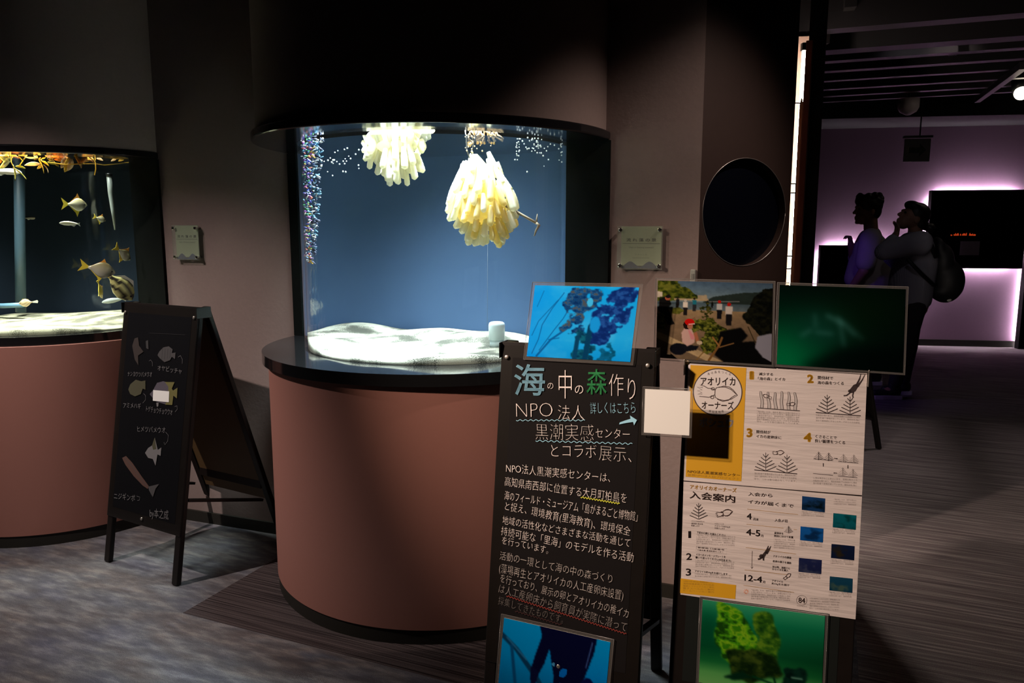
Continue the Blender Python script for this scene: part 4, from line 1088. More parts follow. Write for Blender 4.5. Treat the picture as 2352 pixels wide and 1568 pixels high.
# ================================================================== pictures
class Pic:
    """a small painted picture, sRGB 0-1, x right and y down in 0-1"""
    def __init__(s, w, h, col):
        s.w, s.h = w, h; s.a = np.zeros((h, w, 3)) + np.array(col) / 255.0
        s.Y, s.X = np.mgrid[0:h, 0:w]; s.X = (s.X + .5) / w; s.Y = (s.Y + .5) / h
    def blend(s, m, col, alpha=1.0):
        m = (m * alpha)[..., None]; s.a = s.a * (1 - m) + np.array(col) / 255.0 * m
    def blurm(s, m, k):
        for _ in range(k):
            p = np.pad(m, 1, mode='edge'); m = (p[:-2, 1:-1] + p[2:, 1:-1] + p[1:-1, :-2] + p[1:-1, 2:] + 2 * m) / 6
        return m
    def gradv(s, stops):
        ys = [p for p, _ in stops]
        for c in range(3): s.a[..., c] = np.interp(s.Y, ys, [col[c] / 255.0 for _, col in stops])
    def poly(s, pts, col, soft=0, alpha=1.0):
        m = np.zeros((s.h, s.w), bool); n = len(pts)
        for i in range(n):
            (x0, y0), (x1, y1) = pts[i], pts[(i + 1) % n]
            if y0 == y1: continue
            c = ((y0 > s.Y) != (y1 > s.Y)) & (s.X < (x1 - x0) * (s.Y - y0) / (y1 - y0) + x0)
            m ^= c
        s.blend(s.blurm(m.astype(float), soft + 1), col, alpha)
    def ell(s, cx, cy, rx, ry, col, soft=1, alpha=1.0, rot=0):
        a = math.radians(rot); dx, dy = (s.X - cx) * s.w / s.h, s.Y - cy
        u, v = dx * math.cos(a) + dy * math.sin(a), -dx * math.sin(a) + dy * math.cos(a)
        s.blend(s.blurm(((u / (rx * s.w / s.h)) ** 2 + (v / ry) ** 2 < 1).astype(float), soft), col, alpha)
    def line(s, pts, w, col, soft=0, alpha=1.0):
        m = np.zeros((s.h, s.w)); r = s.w / s.h
        for (x0, y0), (x1, y1) in zip(pts, pts[1:]):
            dx, dy = (x1 - x0) * r, y1 - y0; L2 = dx * dx + dy * dy + 1e-12
            t = np.clip(((s.X - x0) * r * dx + (s.Y - y0) * dy) / L2, 0, 1)
            d = np.hypot((s.X - x0) * r - t * dx, s.Y - y0 - t * dy); m = np.maximum(m, np.clip((w - d) * s.h + 0.5, 0, 1))
        s.blend(s.blurm(m, soft), col, alpha)
    def noise(s, sx, sy, seed):
        r = np.random.RandomState(seed); g = r.rand(sy + 2, sx + 2)
        x, y = s.X * sx, s.Y * sy; i, j = x.astype(int), y.astype(int); fx, fy = x - i, y - j
        fx, fy = fx * fx * (3 - 2 * fx), fy * fy * (3 - 2 * fy)
        return (g[j, i] * (1 - fx) + g[j, i + 1] * fx) * (1 - fy) + (g[j + 1, i] * (1 - fx) + g[j + 1, i + 1] * fx) * fy
    def fbm(s, n, seed): return sum(s.noise(n * 2 ** k, n * 2 ** k, seed + k) / 2 ** k for k in range(4)) / 1.875
    def leafy(s, poly, cols, seed, thr=0.5, soft=1, n=13, alpha=1.0, amp=2.6):
        """ragged foliage inside an outline"""
        m = np.zeros((s.h, s.w), bool); k = len(poly)
        for i in range(k):
            (x0, y0), (x1, y1) = poly[i], poly[(i + 1) % k]
            if y0 == y1: continue
            m ^= ((y0 > s.Y) != (y1 > s.Y)) & (s.X < (x1 - x0) * (s.Y - y0) / (y1 - y0) + x0)
        mm = s.blurm(m.astype(float), 30)
        f = s.fbm(n, seed); mask = np.clip((mm + (f - 0.5) * amp - thr - 0.06) * 6, 0, 1) * np.clip((mm - 0.05) * 6, 0, 1)
        t = np.clip((s.fbm(n * 2, seed + 50) - 0.3) * 2.5, 0, 0.999) * (len(cols) - 1); i = t.astype(int)
        ca = np.array(cols) / 255.0; c = ca[i] * (1 - (t - i))[..., None] + ca[np.minimum(i + 1, len(cols) - 1)] * (t - i)[..., None]
        mk = (s.blurm(mask, soft) * alpha)[..., None]; s.a = s.a * (1 - mk) + c * mk
    def mul(s, m): s.a = np.clip(s.a * m[..., None], 0, 1)
    def mesh(s, corner):
        """corner(fx, fy) gives the point for picture coordinates 0-1"""
        mb = MB(); a = lin(np.clip(s.a, 0, 1))
        A, Bx, Cy = corner(0, 0), corner(1, 0), corner(0, 1)
        ex, ey = (Bx - A), (Cy - A); D = corner(1, 1) - Bx - Cy + A
        for j in range(s.h):
            for i in range(s.w):
                fx, fy = i / (s.w - 1), j / (s.h - 1)
                mb.v.append(A + ex * fx + ey * fy + D * fx * fy); mb.c.append(tuple(a[j, i]))
        mb.f = [(j * s.w + i, (j + 1) * s.w + i, (j + 1) * s.w + i + 1, j * s.w + i + 1) for j in range(s.h - 1) for i in range(s.w - 1)]
        mb.smooth = [False] * len(mb.f)
        return mb
def photo(label, B, quad, pic, off, border=0.009, sleeve=True, name='laminated_photo', cat='photo', group=None, bow=0.0):
    """quad: photo pixels of the print's top-left, top-right, bottom-left corners"""
    P = [Vector(B.uv(x, y, off)) for x, y in quad]
    ex, ey = P[1] - P[0], P[2] - P[0]
    c = B.P(*(P[0] + ex / 2 + ey / 2), off)
    t = empty(name, label, cat, B.loc + B.R @ c, B.R, group)
    def at(fx, fy, lift=0.0):
        p = P[0] + ex * fx + ey * fy; b_ = bow * (1 - 4 * (fx - 0.5) ** 2) * (1 - fy)
        return B.P(p.x, p.y, off + lift + b_) - c
    # the print: thin card, picture on its front
    if pic is not None:
        pic.mesh(lambda fx, fy: at(fx, fy, 0.0008)).build('print', MPIC, t, colors=True)
    th = 0.0006; bx, by = border / ex.length, border / ey.length
    for nm, lo, hi, z0, z1, m in (('card', 0, 0, -0.0002, 0.0006, MCARD), ('laminate_sleeve', bx, by, -0.0006, -0.0003, MSLEEVE)):
        if nm == 'laminate_sleeve' and not sleeve: continue
        cs = [(-lo, -hi), (1 + lo, -hi), (1 + lo, 1 + hi), (-lo, 1 + hi)]
        vs = [at(x, y, z0) for x, y in cs] + [at(x, y, z1) for x, y in cs]
        MB().add(vs, [(0, 1, 2, 3), (7, 6, 5, 4), (0, 4, 5, 1), (1, 5, 6, 2), (2, 6, 7, 3), (3, 7, 4, 0)]).build(nm, m, t)
    if sleeve:
        # the sealed edge of the film catches the light
        mb = MB(); cs = [(-bx, -by), (1 + bx, -by), (1 + bx, 1 + by), (-bx, 1 + by), (-bx, -by)]
        mb.tube([at(x, y, 0.0004) for x, y in cs], 0.0009, 6); mb.build('sleeve_edge', mat_edge, t)
    return t
MCARD = mat('white_card', (0.80, 0.78, 0.74), 0.6)
mat_edge = mat('film_edge', (0.13, 0.12, 0.115), 0.25, spec=0.8)

# tree under blue water
p = Pic(170, 120, (20, 150, 240))
p.gradv([(0, (10, 165, 250)), (0.35, (25, 165, 245)), (0.7, (30, 170, 245)), (1, (10, 150, 235))])
p.blend(np.clip((p.fbm(4, 3) - 0.45) * 2.2, 0, 1), (110, 205, 250), 0.6)
p.blend(np.clip(1 - p.X * 2.5, 0, 1), (5, 140, 245), 0.5)
for pts, w in (([(0.05, 0.95), (0.10, 0.75), (0.12, 0.55), (0.20, 0.32), (0.30, 0.1)], 0.006), ([(0.10, 0.98), (0.22, 0.75), (0.40, 0.55)], 0.014), ([(0.03, 0.7), (0.08, 0.5), (0.25, 0.2)], 0.005), ([(0.12, 0.9), (0.24, 0.62), (0.32, 0.45), (0.37, 0.3)], 0.006), ([(0.05, 0.3), (0.1, 0.08)], 0.004), ([(0.2, 0.75), (0.3, 0.72)], 0.006)):
    p.line(pts, w, (10, 90, 160), 0, 0.9)
D_ = [(8, 45, 100), (15, 70, 130), (20, 60, 110), (30, 90, 150)]
p.leafy([(0.35, 0.05), (0.62, 0.0), (0.68, 0.2), (0.5, 0.35), (0.52, 0.6), (0.45, 0.7), (0.3, 0.6), (0.36, 0.4), (0.3, 0.25)], D_ + [(70, 80, 90)], 7, 0.42)
p.leafy([(0.62, 0.25), (0.8, 0.05), (1.0, 0.0), (0.97, 0.35), (0.85, 0.6), (0.7, 0.8), (0.58, 0.75)], [(10, 40, 110), (15, 50, 125), (30, 80, 160)], 9, 0.36)
p.leafy([(0.44, 0.6), (0.6, 0.55), (0.66, 1.0), (0.45, 1.0)], [(5, 55, 90), (10, 80, 110), (15, 100, 130)], 15, 0.40)
p.line([(0.59, 0.55), (0.57, 1.0)], 0.035, (6, 60, 100), 1); p.line([(0.48, 0.7), (0.47, 1.0)], 0.03, (8, 65, 105), 1)
p.leafy([(0.7, 0.9), (0.8, 0.72), (0.88, 0.95), (0.85, 1.0), (0.7, 1.0)], [(5, 80, 120), (10, 100, 150)], 21, 0.45)
p.ell(0.56, 0.22, 0.03, 0.06, (60, 185, 245), 1); p.ell(0.63, 0.52, 0.05, 0.11, (20, 150, 235), 2)
photo('laminated photo of a tree under bright blue water, on top of the big chalkboard', B1, [(1229, 655), (1468, 660), (1210, 818)], p, 0.0065, bow=0.008)
# diver
p = Pic(120, 100, (0, 125, 190))
p.gradv([(0, (0, 130, 195)), (0.4, (0, 128, 195)), (1, (0, 90, 150))])
p.blend(np.clip((p.X - 0.3) * 1.2, 0, 1) * np.clip(p.Y * 1.3 - 0.2, 0, 1), (0, 95, 200), 0.8)
p.ell(0.92, 1.0, 0.12, 0.35, (100, 150, 150), 6, 0.7); p.leafy([(0.3, 0.9), (0.5, 0.75), (0.6, 1.0), (0.3, 1.0)], [(0, 50, 80), (0, 70, 100)], 3, 0.4, 3)
p.line([(0.0, 0.2), (0.15, 0.33), (0.36, 0.60), (0.6, 1.0)], 0.028, (8, 55, 90), 1); p.line([(0.10, 0.30), (0.16, 0.7), (0.22, 1.0)], 0.018, (6, 70, 120), 1); p.line([(0.05, 0.22), (0.25, 0.42)], 0.008, (40, 110, 160), 1)
NAVY = (6, 8, 42)
p.poly([(0.35, 0.0), (0.88, 0.0), (0.86, 0.18), (0.80, 0.45), (0.76, 0.62), (0.60, 0.72), (0.52, 0.70), (0.52, 0.55), (0.48, 0.35), (0.46, 0.25), (0.40, 0.18)], NAVY)
p.poly([(0.38, 0.10), (0.46, 0.22), (0.42, 0.42), (0.36, 0.60), (0.30, 0.52), (0.33, 0.35)], NAVY); p.poly([(0.30, 0.48), (0.38, 0.52), (0.36, 0.66), (0.32, 0.72), (0.30, 0.62)], (10, 14, 50))
p.poly([(0.52, 0.62), (0.72, 0.62), (0.60, 0.84), (0.53, 0.86), (0.50, 0.74)], (5, 6, 30)); p.ell(0.83, 0.62, 0.075, 0.16, (8, 10, 60)); p.ell(0.60, 0.47, 0.03, 0.06, (0, 95, 185), 0, rot=30); p.ell(0.585, 0.62, 0.015, 0.035, (0, 90, 170), 0)
p.poly([(0.42, 0.72), (0.52, 0.72), (0.53, 0.84), (0.49, 0.92), (0.43, 0.82)], (10, 75, 190)); p.ell(0.505, 0.40, 0.012, 0.02, (60, 130, 180), 0); p.line([(0.84, 0.06), (0.80, 0.35)], 0.006, (60, 90, 150), 0, 0.8); p.line([(0.50, 0.62), (0.50, 0.72)], 0.008, (20, 50, 90), 0)
photo('laminated photo of a diver at an underwater branch, low on the big chalkboard', B1, [(1158, 1418), (1402, 1474), (1141, 1612)], p, 0.0065)

# ---- poster stand
B2 = Board((1783, 833), 2.00, 0.18, -20)
u_l, _ = B2.uv(1574, 833); u_r, _ = B2.uv(1994, 856); w2 = u_r - u_l; c2 = (u_l + u_r) / 2
b2 = sign_frame('poster_stand', 'black A-frame stand covered with a printed poster, right of the big chalkboard', 'sign', B2, w2, 0.16, 0.28, MBF, u0=c2, plex=False, screws=False)
c = B2.P(B2.uv(1578, 832)[0], B2.uv(1578, 832)[1], 0.004)
MB().tube([c - B2.n * 0.004, c + B2.n * 0.002], 0.006, 12).build('screw', mat('brass_screw', (0.5, 0.33, 0.12), 0.4, metal=0.8), b2)
# beach photo
p = Pic(210, 142, (120, 105, 80))
p.gradv([(0, (70, 95, 120)), (0.15, (95, 120, 135)), (0.26, (115, 130, 130)), (0.27, (70, 90, 100)), (0.36, (95, 110, 115)), (0.37, (150, 125, 90)), (0.5, (128, 106, 80)), (0.75, (112, 92, 70)), (1, (105, 88, 68))])
p.poly([(0.40, 0.27), (0.5, 0.19), (0.62, 0.16), (0.75, 0.13), (0.88, 0.12), (1.0, 0.06), (1.0, 0.28), (0.4, 0.27)], (36, 48, 44))
p.leafy([(-0.1, -0.1), (0.12, -0.02), (0.24, 0.06), (0.34, 0.17), (0.36, 0.22), (0.1, 0.27), (-0.1, 0.26)], [(30, 42, 12), (70, 80, 20), (100, 105, 35)], 2, 0.30, 0, 14, amp=1.2)
p.poly([(0.36, 0.18), (0.44, 0.17), (0.45, 0.24), (0.36, 0.24)], (165, 150, 120)); p.line([(0.16, 0.235), (0.45, 0.235)], 0.012, (170, 150, 115), 0); p.line([(0.45, 0.255), (0.72, 0.24)], 0.006, (150, 150, 150), 0, 0.7)
p.poly([(0.0, 0.14), (0.05, 0.15), (0.05, 0.21), (0.0, 0.22)], (185, 175, 155))
p.poly([(0.0, 0.66), (0.06, 0.68), (0.60, 1.0), (0.45, 1.0), (0.0, 0.74)], (176, 152, 112)); p.mul(0.88 + 0.24 * p.fbm(24, 5))
def man(x, y, h, top, bot, head=(40, 30, 26)):
    p.poly([(x - h * .11, y + h * .16), (x + h * .11, y + h * .16), (x + h * .10, y + h * .55), (x - h * .10, y + h * .55)], top); p.poly([(x - h * .10, y + h * .5), (x + h * .10, y + h * .5), (x + h * .08, y + h), (x - h * .08, y + h)], bot); p.ell(x, y + h * .07, h * .06, h * .085, head, 0)
man(0.255, 0.235, 0.20, (215, 205, 190), (25, 22, 22), (180, 175, 165)); man(0.335, 0.21, 0.17, (30, 110, 130), (40, 42, 45)); man(0.185, 0.21, 0.14, (25, 25, 28), (25, 22, 20)); man(0.45, 0.24, 0.09, (15, 20, 15), (15, 15, 15)); man(0.49, 0.25, 0.08, (15, 20, 15), (15, 15, 15))
man(0.553, 0.235, 0.23, (190, 190, 185), (18, 18, 22), (190, 25, 15)); man(0.635, 0.26, 0.28, (205, 195, 185), (22, 20, 22), (180, 25, 15))
p.poly([(0.02, 0.24), (0.08, 0.20), (0.11, 0.24), (0.13, 0.30), (0.10, 0.36), (0.12, 0.42), (0.15, 0.52), (0.165, 0.55), (0.13, 0.57), (0.10, 0.56), (0.05, 0.44), (0.015, 0.38)], (16, 16, 16)); p.ell(0.095, 0.225, 0.025, 0.03, (150, 80, 55), 0); p.ell(0.1, 0.205, 0.025, 0.02, (20, 18, 18), 0)
p.leafy([(0.0, 0.42), (0.07, 0.45), (0.08, 0.6), (0.0, 0.66)], [(50, 60, 20), (110, 115, 45)], 6, 0.35, 0, 20); p.leafy([(0.14, 0.37), (0.24, 0.36), (0.24, 0.41), (0.15, 0.42)], [(70, 75, 25), (110, 110, 40)], 8, 0.35, 0, 20)
p.leafy([(0.28, 0.62), (0.36, 0.48), (0.48, 0.46), (0.55, 0.55), (0.68, 0.60), (0.62, 0.72), (0.52, 0.88), (0.44, 0.92), (0.40, 0.78), (0.44, 0.66)], [(25, 32, 10), (70, 78, 22), (120, 122, 45)], 12, 0.30, 0, 22, amp=1.9)
p.leafy([(0.36, 0.32), (0.44, 0.28), (0.52, 0.36), (0.42, 0.46), (0.36, 0.42)], [(35, 40, 15), (80, 80, 30)], 14, 0.4, 0, 22)
p.leafy([(0.78, 0.35), (0.86, 0.15), (1.02, 0.03), (1.05, 0.6), (0.95, 0.72), (0.86, 0.6), (0.76, 0.42)], [(6, 8, 6), (14, 16, 10), (24, 26, 14)], 16, 0.22, 0, 14, amp=1.3)
p.poly([(0.56, 0.62), (0.74, 0.56), (0.80, 0.66), (0.75, 0.74), (0.86, 0.72), (0.95, 0.85), (0.98, 1.0), (0.60, 1.0), (0.52, 0.92)], (8, 8, 8), 2); p.line([(0.80, 0.55), (0.88, 0.8)], 0.006, (60, 50, 30), 0)
p.line([(0.47, 0.99), (0.555, 0.80), (0.58, 0.70)], 0.014, (120, 84, 42), 0); p.line([(0.555, 0.8), (0.50, 0.70)], 0.010, (150, 105, 55), 0); p.line([(0.56, 0.82), (0.68, 0.76)], 0.007, (130, 95, 55), 0); p.line([(0.34, 0.46), (0.25, 0.56)], 0.005, (130, 80, 60), 0); p.line([(0.44, 0.86), (0.36, 1.0)], 0.006, (120, 90, 45), 0)
p.ell(0.20, 0.87, 0.075, 0.075, (14, 15, 22), 1); p.poly([(0.22, 0.80), (0.38, 0.82), (0.36, 0.87), (0.26, 0.90)], (16, 17, 24))
p.poly([(0.225, 0.66), (0.26, 0.58), (0.31, 0.59), (0.345, 0.70), (0.34, 0.78), (0.28, 0.83), (0.235, 0.78)], (196, 160, 150)); p.poly([(0.28, 0.6), (0.33, 0.68), (0.345, 0.74), (0.31, 0.74)], (205, 130, 135)); p.poly([(0.33, 0.66), (0.36, 0.64), (0.385, 0.76), (0.36, 0.78)], (165, 100, 70)); p.ell(0.385, 0.775, 0.025, 0.025, (190, 170, 140), 0)
p.ell(0.275, 0.56, 0.035, 0.055, (30, 16, 14), 0); p.ell(0.30, 0.57, 0.025, 0.04, (170, 110, 85), 0); p.ell(0.295, 0.52, 0.043, 0.042, (196, 18, 14), 0); p.line([(0.29, 0.55), (0.34, 0.54)], 0.006, (220, 200, 190), 0)
p.poly([(0.88, 0.66), (0.98, 0.62), (1.0, 0.62), (1.0, 0.97), (0.93, 0.92), (0.86, 0.80)], (150, 150, 165), 1); p.line([(0.93, 0.95), (1.0, 1.0)], 0.03, (10, 10, 12), 0)
p.mul(0.72 + 0.2 * (1 - p.X))
photo('laminated photo of people sorting branches on a sunny quay, top left of the poster stand', B2, [(1511, 644), (1775, 651), (1507, 821)], p, 0.010, border=0.006)
# dark green photo
p = Pic(120, 80, (2, 10, 8))
p.blend(np.exp(-((p.X - 0.05) / 0.45) ** 2 - ((p.Y - 0.95) / 0.55) ** 2), (0, 95, 55), 1.0); p.blend(np.exp(-((p.X - 0.38) / 0.22) ** 2 - ((p.Y - 0.5) / 0.25) ** 2), (10, 62, 52), 0.75)
p.blend(np.exp(-((p.X - 0.75) / 0.4) ** 2 - ((p.Y - 0.25) / 0.4) ** 2), (5, 26, 8), 0.6)
for k, (a, b, cc) in enumerate([((0.40, 0.36), (0.52, 0.45), 0.7), ((0.48, 0.38), (0.62, 0.58), 0.5), ((0.50, 0.42), (0.54, 0.72), 0.5), ((0.27, 0.55), (0.20, 0.62), 0.5), ((0.30, 0.36), (0.31, 0.5), 0.4), ((0.32, 0.57), (0.44, 0.58), 0.5), ((0.55, 0.45), (0.68, 0.62), 0.3)]): p.line([a, b], 0.022, (60, 120, 115), 14, cc * 0.8)
p.poly([(0.5, 0.75), (1, 0.7), (1, 1), (0.2, 1)], (1, 4, 3), 70, 0.8)
photo('dark green blurry underwater photo in a laminate sleeve, top right of the poster stand', B2, [(1791, 654), (2080, 664), (1784, 836)], p, 0.013, border=0.006)
# bright green photo
p = Pic(130, 90, (20, 120, 70))
p.gradv([(0, (45, 140, 100)), (0.2, (10, 105, 70)), (0.55, (5, 70, 38)), (0.72, (20, 95, 45)), (0.85, (75, 145, 75)), (1, (95, 155, 85))])
p.blend(np.exp(-((p.X - 0.05) / 0.15) ** 2 - ((p.Y - 0.35) / 0.25) ** 2), (0, 60, 35), 0.7); p.blend(np.clip((p.X - 0.6) * 2, 0, 1) * np.exp(-((p.Y - 0.55) / 0.25) ** 2), (3, 50, 25), 0.6)
p.leafy([(0.12, 0.05), (0.28, 0.02), (0.42, 0.25), (0.52, 0.45), (0.55, 0.62), (0.4, 0.8), (0.25, 0.72), (0.15, 0.5)], [(20, 60, 10), (60, 135, 15), (110, 160, 25), (45, 110, 10)], 5, 0.30, 2, 7, amp=1.3)
p.leafy([(0.42, 0.08), (0.56, 0.02), (0.60, 0.2), (0.66, 0.5), (0.62, 0.68), (0.5, 0.6), (0.46, 0.3)], [(18, 55, 15), (40, 85, 18), (80, 120, 25)], 9, 0.30, 2, 8, amp=1.3)
p.leafy([(0.2, 0.55), (0.6, 0.5), (0.7, 0.75), (0.45, 0.9), (0.3, 0.85)], [(10, 28, 8), (25, 45, 12), (50, 70, 20)], 13, 0.32, 3, 7, amp=1.3)
p.leafy([(0.70, 0.62), (0.86, 0.68), (0.86, 0.95), (0.76, 1.0), (0.70, 0.85)], [(3, 22, 18), (8, 40, 30)], 17, 0.28, 2, 8, amp=1.3); p.poly([(0.2, 0.88), (0.36, 0.78), (0.46, 0.84), (0.3, 0.9)], (4, 35, 20), 2); p.line([(0.45, 0.82), (0.65, 0.88), (0.7, 0.95)], 0.012, (5, 50, 25), 1); p.line([(0.62, 0.8), (0.66, 0.98)], 0.012, (4, 40, 20), 1); p.line([(0.76, 0.76), (0.84, 0.76)], 0.008, (90, 140, 120), 1)
photo('laminated photo of a bushy green tree under green water, below the poster', B2, [(1614, 1376), (1895, 1414), (1605, 1566)], p, 0.006, border=0.007)
# plain cream card between the two stands (its code pattern is left out)
photo('square cream card fixed at the right edge of the big chalkboard, over the gap', B1, [(1482, 893), (1586, 898), (1479, 993)], None, 0.012, border=0.006, name='cream_card', cat='card')

# ---- the poster: two sheets
MPAPER = mat('poster_paper', (0.60, 0.53, 0.51), 0.45, bump=0.6, nscale=5, spec=0.3)
_n = MPAPER.node_tree; _nz = [x for x in _n.nodes if x.type == 'TEX_NOISE'][0]; _tc = [x for x in _n.nodes if x.type == 'TEX_COORD'][0]
_mp = _n.nodes.new('ShaderNodeMapping'); _mp.inputs['Scale'].default_value = (0.8, 1, 9); _n.links.new(_tc.outputs['Object'], _mp.inputs['Vector']); _n.links.new(_mp.outputs[0], _nz.inputs['Vector'])   # long shallow creases
def sheet(label, quad, off):
    P = [Vector(B2.uv(x, y, off)) for x, y in quad]; c = B2.P(*((P[0] + P[2]) / 2), off)
    t = empty('poster_sheet', label, 'poster', B2.loc + B2.R @ c, B2.R, 'sheets of the poster')
    MB(Matrix.Translation(-c)).add([B2.P(*p, off - 0.0008) for p in P] + [B2.P(*p, off) for p in P], [(0, 1, 2, 3), (7, 6, 5, 4), (0, 4, 5, 1), (1, 5, 6, 2), (2, 6, 7, 3), (3, 7, 4, 0)]).build('paper', MPAPER, t)
    return t, c
INKM = {'black': mat('poster_black_ink', (0.035, 0.022, 0.022), 0.5), 'brown': mat('poster_brown_ink', (0.05, 0.025, 0.022), 0.5), 'yellow': mat('poster_yellow_ink', (0.60, 0.31, 0.008), 0.5), 'white': mat('poster_white_ink', (0.64, 0.58, 0.56), 0.5),
        'grey': mat('poster_grey_ink', (0.26, 0.22, 0.21), 0.5), 'lightgrey': mat('poster_light_grey_ink', (0.45, 0.41, 0.40), 0.5), 'orange': mat('poster_orange_ink', (0.75, 0.22, 0.06), 0.5), 'ochre': mat('poster_ochre_ink', (0.34, 0.18, 0.02), 0.5)}
class PInk(Ink):
    def __init__(s, c, *a): super().__init__(*a); s.c0 = c
    def mb(s, col):
        if col not in s.m: s.m[col] = MB(Matrix.Translation(-s.c0))
        return s.m[col]
tA, cA = sheet('upper poster sheet with the yellow squid logo panel and drawings one to four', [(1581, 834), (1992, 857), (1980, 1138), (1570, 1103)], 0.0035)
J = PInk(cA, B2, 0.0040, (1540, 820), 4.704); G1 = PInk(cA, B2, 0.0042, (1540, 820), 4.704); G2 = PInk(cA, B2, 0.0044, (1540, 820), 4.704); G3 = PInk(cA, B2, 0.0046, (1540, 820), 4.704)
J.poly([(217, 85), (820, 115), (765, 1340), (163, 1290)], 'yellow')
G1.ellipse((510, 378), 268, 258, 'brown', n=72); G2.ellipse((510, 378), 257, 247, 'white', n=72)
G3.text('アオリイカ', (325, 298), (702, 302), 84, 'brown', 0.022); G3.text('オーナーズ', (337, 552), (684, 560), 78, 'brown', 0.022)
for k, ch in enumerate('海の森をつくる'):
    x = 400 + 38 * k; y = 196 - 26 * math.sin((k + 0.2) / 6.4 * math.pi); G3.text(ch, (x, y), (x + 24, y - 3 + k * 1.0), 26, 'brown')
for k, ch in enumerate('高知県柏島'):
    x = 415 + 34 * k; y = 594 + 10 * math.sin(k / 4 * math.pi); G3.text(ch, (x, y), (x + 24, y + 1), 24, 'brown')
def squid(J, ox, oy, sc, rot, col, w):
    a = math.radians(rot); T = lambda x, y: (ox + sc * (x * math.cos(a) - y * math.sin(a)), oy + sc * (x * math.sin(a) + y * math.cos(a)))
    S = lambda pts, ww=w: J.stroke([T(*q) for q in pts], ww, col)
    S([(-30, -30), (-20, -55), (20, -68), (80, -70), (140, -50), (215, 10), (150, 55), (80, 75), (20, 68), (-20, 50), (-30, 20), (-30, -30)])
    S([(10, -62), (60, -80), (120, -75), (165, -45), (215, 10), (190, 10), (150, 40), (120, 70), (60, 85), (0, 66)])
    S([(-30, -30), (-70, -45), (-110, -45), (-150, -65), (-200, -75), (-165, -48), (-225, -50), (-170, -22), (-220, -10), (-170, 5), (-215, 28), (-165, 22), (-195, 50), (-130, 50), (-95, 52), (-60, 40), (-30, 20)])
    J.ellipse(T(-55, 48), 18 * sc, 16 * sc, col, w); J.ellipse(T(-55, -42), 18 * sc, 13 * sc, col, w)
squid(G3, 510, 388, 1.0, 4, 'brown', 8)
G1.text('ボシュウ', (312, 745), (682, 755), 92, 'white', 0.05)
G1.text('NPO法人黒潮実感センター', (186, 1246), (752, 1290), 30, 'brown', 0.01); G1.text('協賛NPO法人84プロジェクト', (186, 1280), (742, 1326), 24, 'ochre')
def fern(J, x, y0, y1, hw, col, w, dots=True):
    h = y1 - y0; J.stroke([(x, y0), (x, y1)], w, col)
    for k in range(5):
        f = 0.14 + 0.17 * k; L = hw * (0.25 + 0.21 * k)
        for sg in (-1, 1):
            a, b = (x, y0 + h * (f + 0.14 + 0.02 * k)), (x + sg * L, y0 + h * f - h * 0.02); J.stroke([a, b], w, col)
            if dots:
                n = 3 + k * 2
                for j in range(1, n + 1):
                    q = j / n; cx, cy = a[0] + (b[0] - a[0]) * q, a[1] + (b[1] - a[1]) * q; J.stroke([(cx, cy - h * 0.025), (cx + sg * 2, cy + h * 0.022)], w * 1.6, col)
def paragraph(J, x0, y0, x1, y1, dx, n, col, rows, h):
    for k in range(n):
        f = k / max(n - 1, 1); xa, ya = x0 + (dx * f), y0 + (y1 - y0) * f
        J.text(rows[k % len(rows)], (xa, ya), (x1 + dx * f, ya + (x1 - x0) * 0.055), h, col, -0.01)
TXT = ['「海の森」とは、海中を豊かな藻場が林のよう', 'に茂る様子のことをいいます。藻場は魚やイカ', 'の産卵の場であり、高知県柏島では磯焼けと海水', '温の影響で藻場が減っています。間伐材を海に', '沈めて産卵床にすることで、アオリイカの卵を', '守り、ふやす取り組みをしています。']
for n_, x0, y0, x1, y1 in (('1', 852, 150, 902, 243), ('2', 1475, 186, 1546, 280), ('3', 820, 766, 886, 866), ('4', 1436, 815, 1526, 916)): J.glyph(n_, x0, y0, x1, y1, 'yellow', 0.05)
J.text('減少する', (955, 192), (1106, 198), 27, 'brown', 0.012); J.text('「海の森」とイカ', (945, 244), (1238, 252), 30, 'brown', 0.012)
J.text('間伐材で', (1590, 234), (1756, 242), 32, 'brown', 0.012); J.text('海の森をつくる', (1588, 288), (1872, 298), 32, 'brown', 0.012)
J.text('間伐材が', (928, 818), (1080, 826), 30, 'brown', 0.012); J.text('イカの産卵床に', (925, 866), (1198, 884), 30, 'brown', 0.012)
J.text('くさることで', (1565, 868), (1796, 884), 30, 'brown', 0.012); J.text('良い循環をつくる', (1560, 916), (1886, 938), 32, 'brown', 0.012)
for k, x in enumerate((985, 1062, 1135, 1205, 1280, 1350)):
    y0, yb = 370 + 6 * (k % 3), 546 + 5 * k
    L_ = [(x - 16 + 8 * math.sin(q * 5 + k) * (1 - abs(q - .5)), yb + (y0 - yb) * q) for q in [i / 10 for i in range(11)]]
    R_ = [(x + 16 * (1 - q) ** 0.5 + 8 * math.sin(q * 5 + k) * (1 - abs(q - .5)), yb + (y0 - yb) * q) for q in [i / 10 for i in range(11)]]
    J.poly(L_ + R_[::-1], 'lightgrey'); G1.stroke(L_ + R_[::-1], 3.5, 'brown')
J.stroke([(935, 548), (1398, 580)], 8, 'black'); squid(G2, 1045, 425, 0.24, 200, 'brown', 4); squid(G2, 1300, 508, 0.24, -8, 'brown', 4)
fern(J, 1692, 405, 597, 100, 'black', 5); fern(J, 1940, 425, 612, 100, 'black', 5); J.stroke([(1570, 597), (2055, 633)], 9, 'black')
